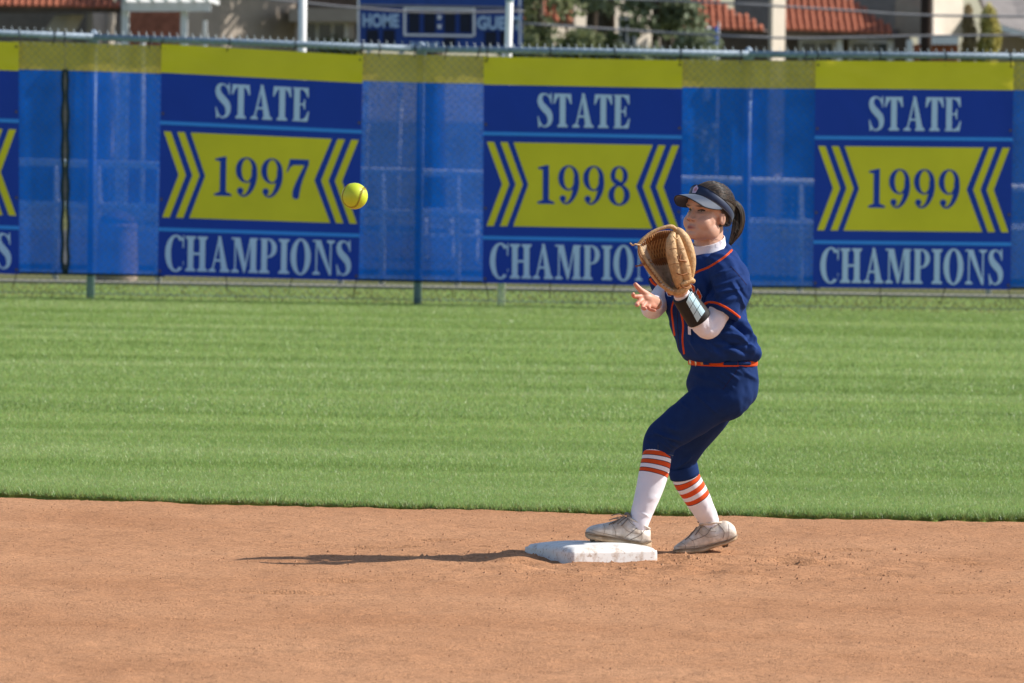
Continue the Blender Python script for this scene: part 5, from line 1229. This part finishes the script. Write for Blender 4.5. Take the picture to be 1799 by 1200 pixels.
for j in range(nr_ + 1):
    for i in range(na):
        t = math.radians(-78 + 156 * i / (na - 1)); p = HR.transposed() @ (band_pt(t, .03, .001) - HO); q = j / nr_; ext = .080 * max(0, math.cos(t * 90 / 80)) ** .85
        dirv = Vector((math.sin(t) * .28, 1, 0)).normalized(); curve = (-.026 * (math.sin(t) ** 2) - .004 * q - .013) * q * min(1, ext / .05)
        pp = p + dirv * ext * q + Vector((0, 0, curve)); vs.append(HL(*pp))
for j in range(nr_):
    for i in range(na - 1): a = j*na + i; fs.append((a, a + 1, a + na + 1, a + na))
bo_ = link("brim", mkmesh("brim", vs, fs, VISB, smooth=True), vroot); sm = bo_.modifiers.new("s", 'SOLIDIFY'); sm.thickness = .0035; sm.offset = 0
m = MB(); m.tube([vs[nr_*na + i] for i in range(na)], .0022, 6); m.obj("brim_edge", LASH, vroot, smooth=True)
EMB = mk("emblem_pink", (.62, .48, .62), rough=.7, var=.3, scale=300); EMO = mk("emblem_orange", (.55, .28, .36), rough=.7)
m = MB(); 
def emb(t, w, off): return band_pt(t, w, .0035 + off)
pts = [emb(-.02 + .16 * math.cos(a) * (1 + .12 * math.sin(5*a)), .52 + .40 * math.sin(a) * (1 + .12 * math.sin(5*a)), .0018) for a in np.linspace(0, 6.283, 25)[:-1]]; m.add(pts, [tuple(range(24))]); m.obj("emblem", EMB, vroot)
for k in range(4): m = MB(); m.tube([emb(-.05 + .04 * k, .35 + .08 * (k % 2), .0025), emb(-.03 + .04 * k, .7 - .1 * (k % 2), .0025)], .0013, 5); m.obj("emblem_stitch", EMO, vroot)

# ================================================================== GLOVE
LTH = mk("tan_leather", (.44, .25, .105), rough=.55, scale=30, col2=(.64, .42, .21), bump=.35, bscale=110, spec=.35, fine=(90, .25)); LTH2 = mk("palm_leather", (.50, .38, .26), rough=.6, scale=20, col2=(.64, .50, .36), bump=.4, bscale=100, fine=(60, .3)); WEB = mk("web_leather", (.46, .22, .075), rough=.55, scale=25, col2=(.60, .33, .13)); LACEB = mk("rawhide_lace", (.26, .10, .03), rough=.55, var=.2, scale=60); LACET = mk("light_lace", (.66, .42, .20), rough=.5, var=.1, scale=60)
gl = empty("softball_glove", V(1192, 512, -.33), "tan leather softball glove with laced web raised on the player's left hand", "glove")
LB = [(1183, 512), (1163, 500), (1149, 482), (1135, 463), (1124, 444), (1121, 429)]; RB = [(1190, 510), (1194, 497), (1190, 476), (1184, 455), (1181, 432), (1184, 403)]
def patch_pt(u, v_):
    k = v_ * 5; i = min(4, int(k)); t = k - i; a = np.array(LB[i]) * (1-t) + np.array(LB[i+1]) * t; b_ = np.array(RB[i]) * (1-t) + np.array(RB[i+1]) * t; p = a * (1-u) + b_ * u
    p[1] -= 9 * math.sin(math.pi * u) * v_ ** 5
    dy = (-.425 * (1-u) - .385 * u) + .095 * (max(0, math.sin(math.pi * u)) ** .8) * (.35 + .65 * math.sin(math.pi * min(1, .12 + v_ * .8))) + .02 * v_
    return V(p[0], p[1], dy)
def patch_mesh(v0, v1, nu, nv, mat, name, off=0, a=0., b=1.):
    vs = [patch_pt(a + (b - a) * i / nu, v0 + (v1 - v0) * j / nv) + Vector((0, -off, 0)) for j in range(nv + 1) for i in range(nu + 1)]; fs = [(j*(nu+1)+i, j*(nu+1)+i+1, (j+1)*(nu+1)+i+1, (j+1)*(nu+1)+i) for j in range(nv) for i in range(nu)]
    o = link(name, mkmesh(name, vs, fs, mat, smooth=True), gl); s = o.modifiers.new("s", 'SOLIDIFY'); s.thickness = .009; s.offset = 0; return o
patch_mesh(0, .58, 22, 20, LTH2, "palm"); patch_mesh(.585, .985, 22, 14, WEB, "web_panel", 0, .205, 1.); patch_mesh(.585, .97, 8, 14, LTH2, "thumb_lining", 0, 0., .20)
def gtube(name, pts, r, mat, n=12, sub=6, ry=None):
    rows = [tuple(V(*p)) + (rr_,) for p, rr_ in zip(pts, r)]; S = spline(rows, sub); m = MB(); v1, f1 = tube_geo([tuple(q[:3]) for q in S], S[:, 3], n, True, (0, 1, 0), None if ry is None else S[:, 3] * ry); m.add(v1, f1); return m.obj(name, mat, gl, smooth=True)
gtube("thumb_stall", [(1183, 512, -.39), (1164, 500, -.40), (1150, 483, -.41), (1136, 464, -.415), (1126, 445, -.415), (1124, 431, -.41)], [.010, .013, .015, .014, .012, .007], LTH)
gtube("thumb_edge", [(1160, 498, -.432), (1148, 482, -.437), (1134, 463, -.437), (1123, 445, -.435), (1121.5, 432, -.43)], [.003] * 5, LACEB, 6)
gtube("web_binding", [(1121, 430, -.425), (1130, 420, -.42), (1146, 408, -.41), (1165, 400, -.40), (1180, 398, -.39), (1187, 403, -.38)], [.006, .007, .007, .007, .008, .008], LTH)
gtube("finger_stall", [(1183, 409, -.41), (1179, 425, -.425), (1181, 448, -.43), (1187, 474, -.425), (1192, 494, -.41), (1194, 505, -.39)], [.010, .020, .024, .023, .020, .014], LTH, 18)
gtube("finger_stall", [(1189, 414, -.40), (1192, 430, -.415), (1198, 452, -.42), (1204, 474, -.415), (1206, 492, -.40), (1203, 503, -.38)], [.010, .019, .022, .022, .019, .012], LTH, 18)
gtube("finger_stall", [(1184, 402, -.37), (1196, 410, -.375), (1207, 430, -.38), (1213, 455, -.375), (1213, 478, -.365), (1209, 497, -.36)], [.010, .018, .020, .020, .018, .012], LTH, 18)
gtube("finger_stall", [(1188, 404, -.34), (1202, 416, -.335), (1211, 440, -.33), (1214, 462, -.33), (1212, 485, -.335)], [.010, .018, .020, .020, .014], LTH, 18)
gtube("heel_pad", [(1164, 500, -.405), (1176, 510, -.40), (1188, 513, -.395), (1200, 508, -.39), (1211, 500, -.38)], [.009, .013, .015, .016, .014], LTH, 14)
gtube("wrist_strap", [(1196, 500, -.42), (1204, 496, -.415), (1212, 492, -.40), (1218, 494, -.375)], [.009, .011, .012, .010], LTH, 12)
gtube("back_shell", [(1190, 512, -.335), (1196, 498, -.33), (1196, 470, -.32), (1190, 440, -.325), (1180, 415, -.34)], [.028, .036, .036, .028, .014], LTH, 18)
def glace(pts, r=.0021, mat=LACEB, name="lace", par=gl): m = MB(); m.tube(spline([tuple(p) for p in pts], 4), r, 6); m.obj(name, mat, gl, smooth=True)
for k in range(13):                                     # heel and thumb lacing
    t = .02 + k * .052; a = patch_pt(.0, t) + Vector((0, -.018, 0)); b_ = patch_pt(.17, t + .012) + Vector((0, -.008, 0)); glace([a, (a + b_) / 2 + Vector((0, -.006, 0)), b_])
for k in range(7):
    t = .02 + k * .03; a = patch_pt(.80, t) + Vector((0, -.010, 0)); b_ = patch_pt(1.05, t + .02) + Vector((0, -.035, 0)); glace([a, (a + b_) / 2 + Vector((0, -.004, 0)), b_])
for k in range(16):                                     # whip stitch under the web binding
    u = .10 + k * .054; a = patch_pt(u, .985) + Vector((0, -.013, 0)); b_ = patch_pt(min(1, u + .03), .90) + Vector((0, -.007, 0)); glace([a, (a + b_) / 2 + Vector((0, -.004, 0)), b_], .0024)
for k in range(9):                                      # crossed laces where palm meets web
    u = .26 + k * .075; 
    for d_ in (-.03, .03): a = patch_pt(u, .53) + Vector((0, -.007, 0)); b_ = patch_pt(min(1, max(0, u + d_)), .64) + Vector((0, -.007, 0)); glace([a, (a + b_) / 2 + Vector((0, -.003, 0)), b_], .0026)
for k in range(8):                                      # lattice of the web
    for s in (-1, 1):
        u = .30 + k * .088; pts = [patch_pt(min(1, max(0, u + s * .16 * (q - .5))), .66 + .24 * q) + Vector((0, -.006 - .002 * (s > 0), 0)) for q in np.linspace(0, 1, 5)]; glace(pts, .0032, WEB if s > 0 else LACEB, "web_strip")
glace([V(1124, 431, -.43), V(1116, 429, -.44), V(1112, 431, -.44), V(1107, 427, -.43)], .003, LACET, "lace_end"); glace([V(1134, 463, -.43), V(1126, 467, -.44), V(1116, 467, -.44)], .0022, LACEB, "lace_end"); glace([V(1134, 461, -.43), V(1127, 464, -.44), V(1117, 469, -.44)], .0022, LACEB, "lace_end")
glace([V(1183, 415, -.445), V(1188, 420, -.45), V(1192, 416, -.44)], .0028, LACET); glace([V(1190, 450, -.455), V(1193, 457, -.462), V(1200, 458, -.45), V(1206, 460, -.44)], .0030, LACEB); glace([V(1196, 446, -.452), V(1194, 455, -.46), V(1192, 459, -.455)], .003, LACEB)
glace([V(1189, 480, -.452), V(1198, 483, -.455), V(1207, 480, -.44)], .0028, LACEB); glace([V(1196, 502, -.425), V(1205, 506, -.42), V(1212, 502, -.40)], .0028, LACEB); glace([V(1208, 478, -.43), V(1213, 486, -.415), V(1217, 496, -.39)], .0026, LACET)
for (x0, y0, x1, y1, dyg) in ((1172, 440, 1190, 436, -.455), (1176, 466, 1196, 462, -.455), (1192, 440, 1206, 436, -.443), (1198, 470, 1214, 466, -.437), (1180, 488, 1200, 486, -.435)):
    glace([V(x0, y0, dyg + .012), V((x0 + x1) / 2, (y0 + y1) / 2 - 1, dyg), V(x1, y1, dyg + .014)], .0010, LACEB, "crease")
for a, b_ in (((1142, 451), (1158, 467)), ((1130, 441), (1152, 456)), ((1146, 458), (1160, 470))):
    pass
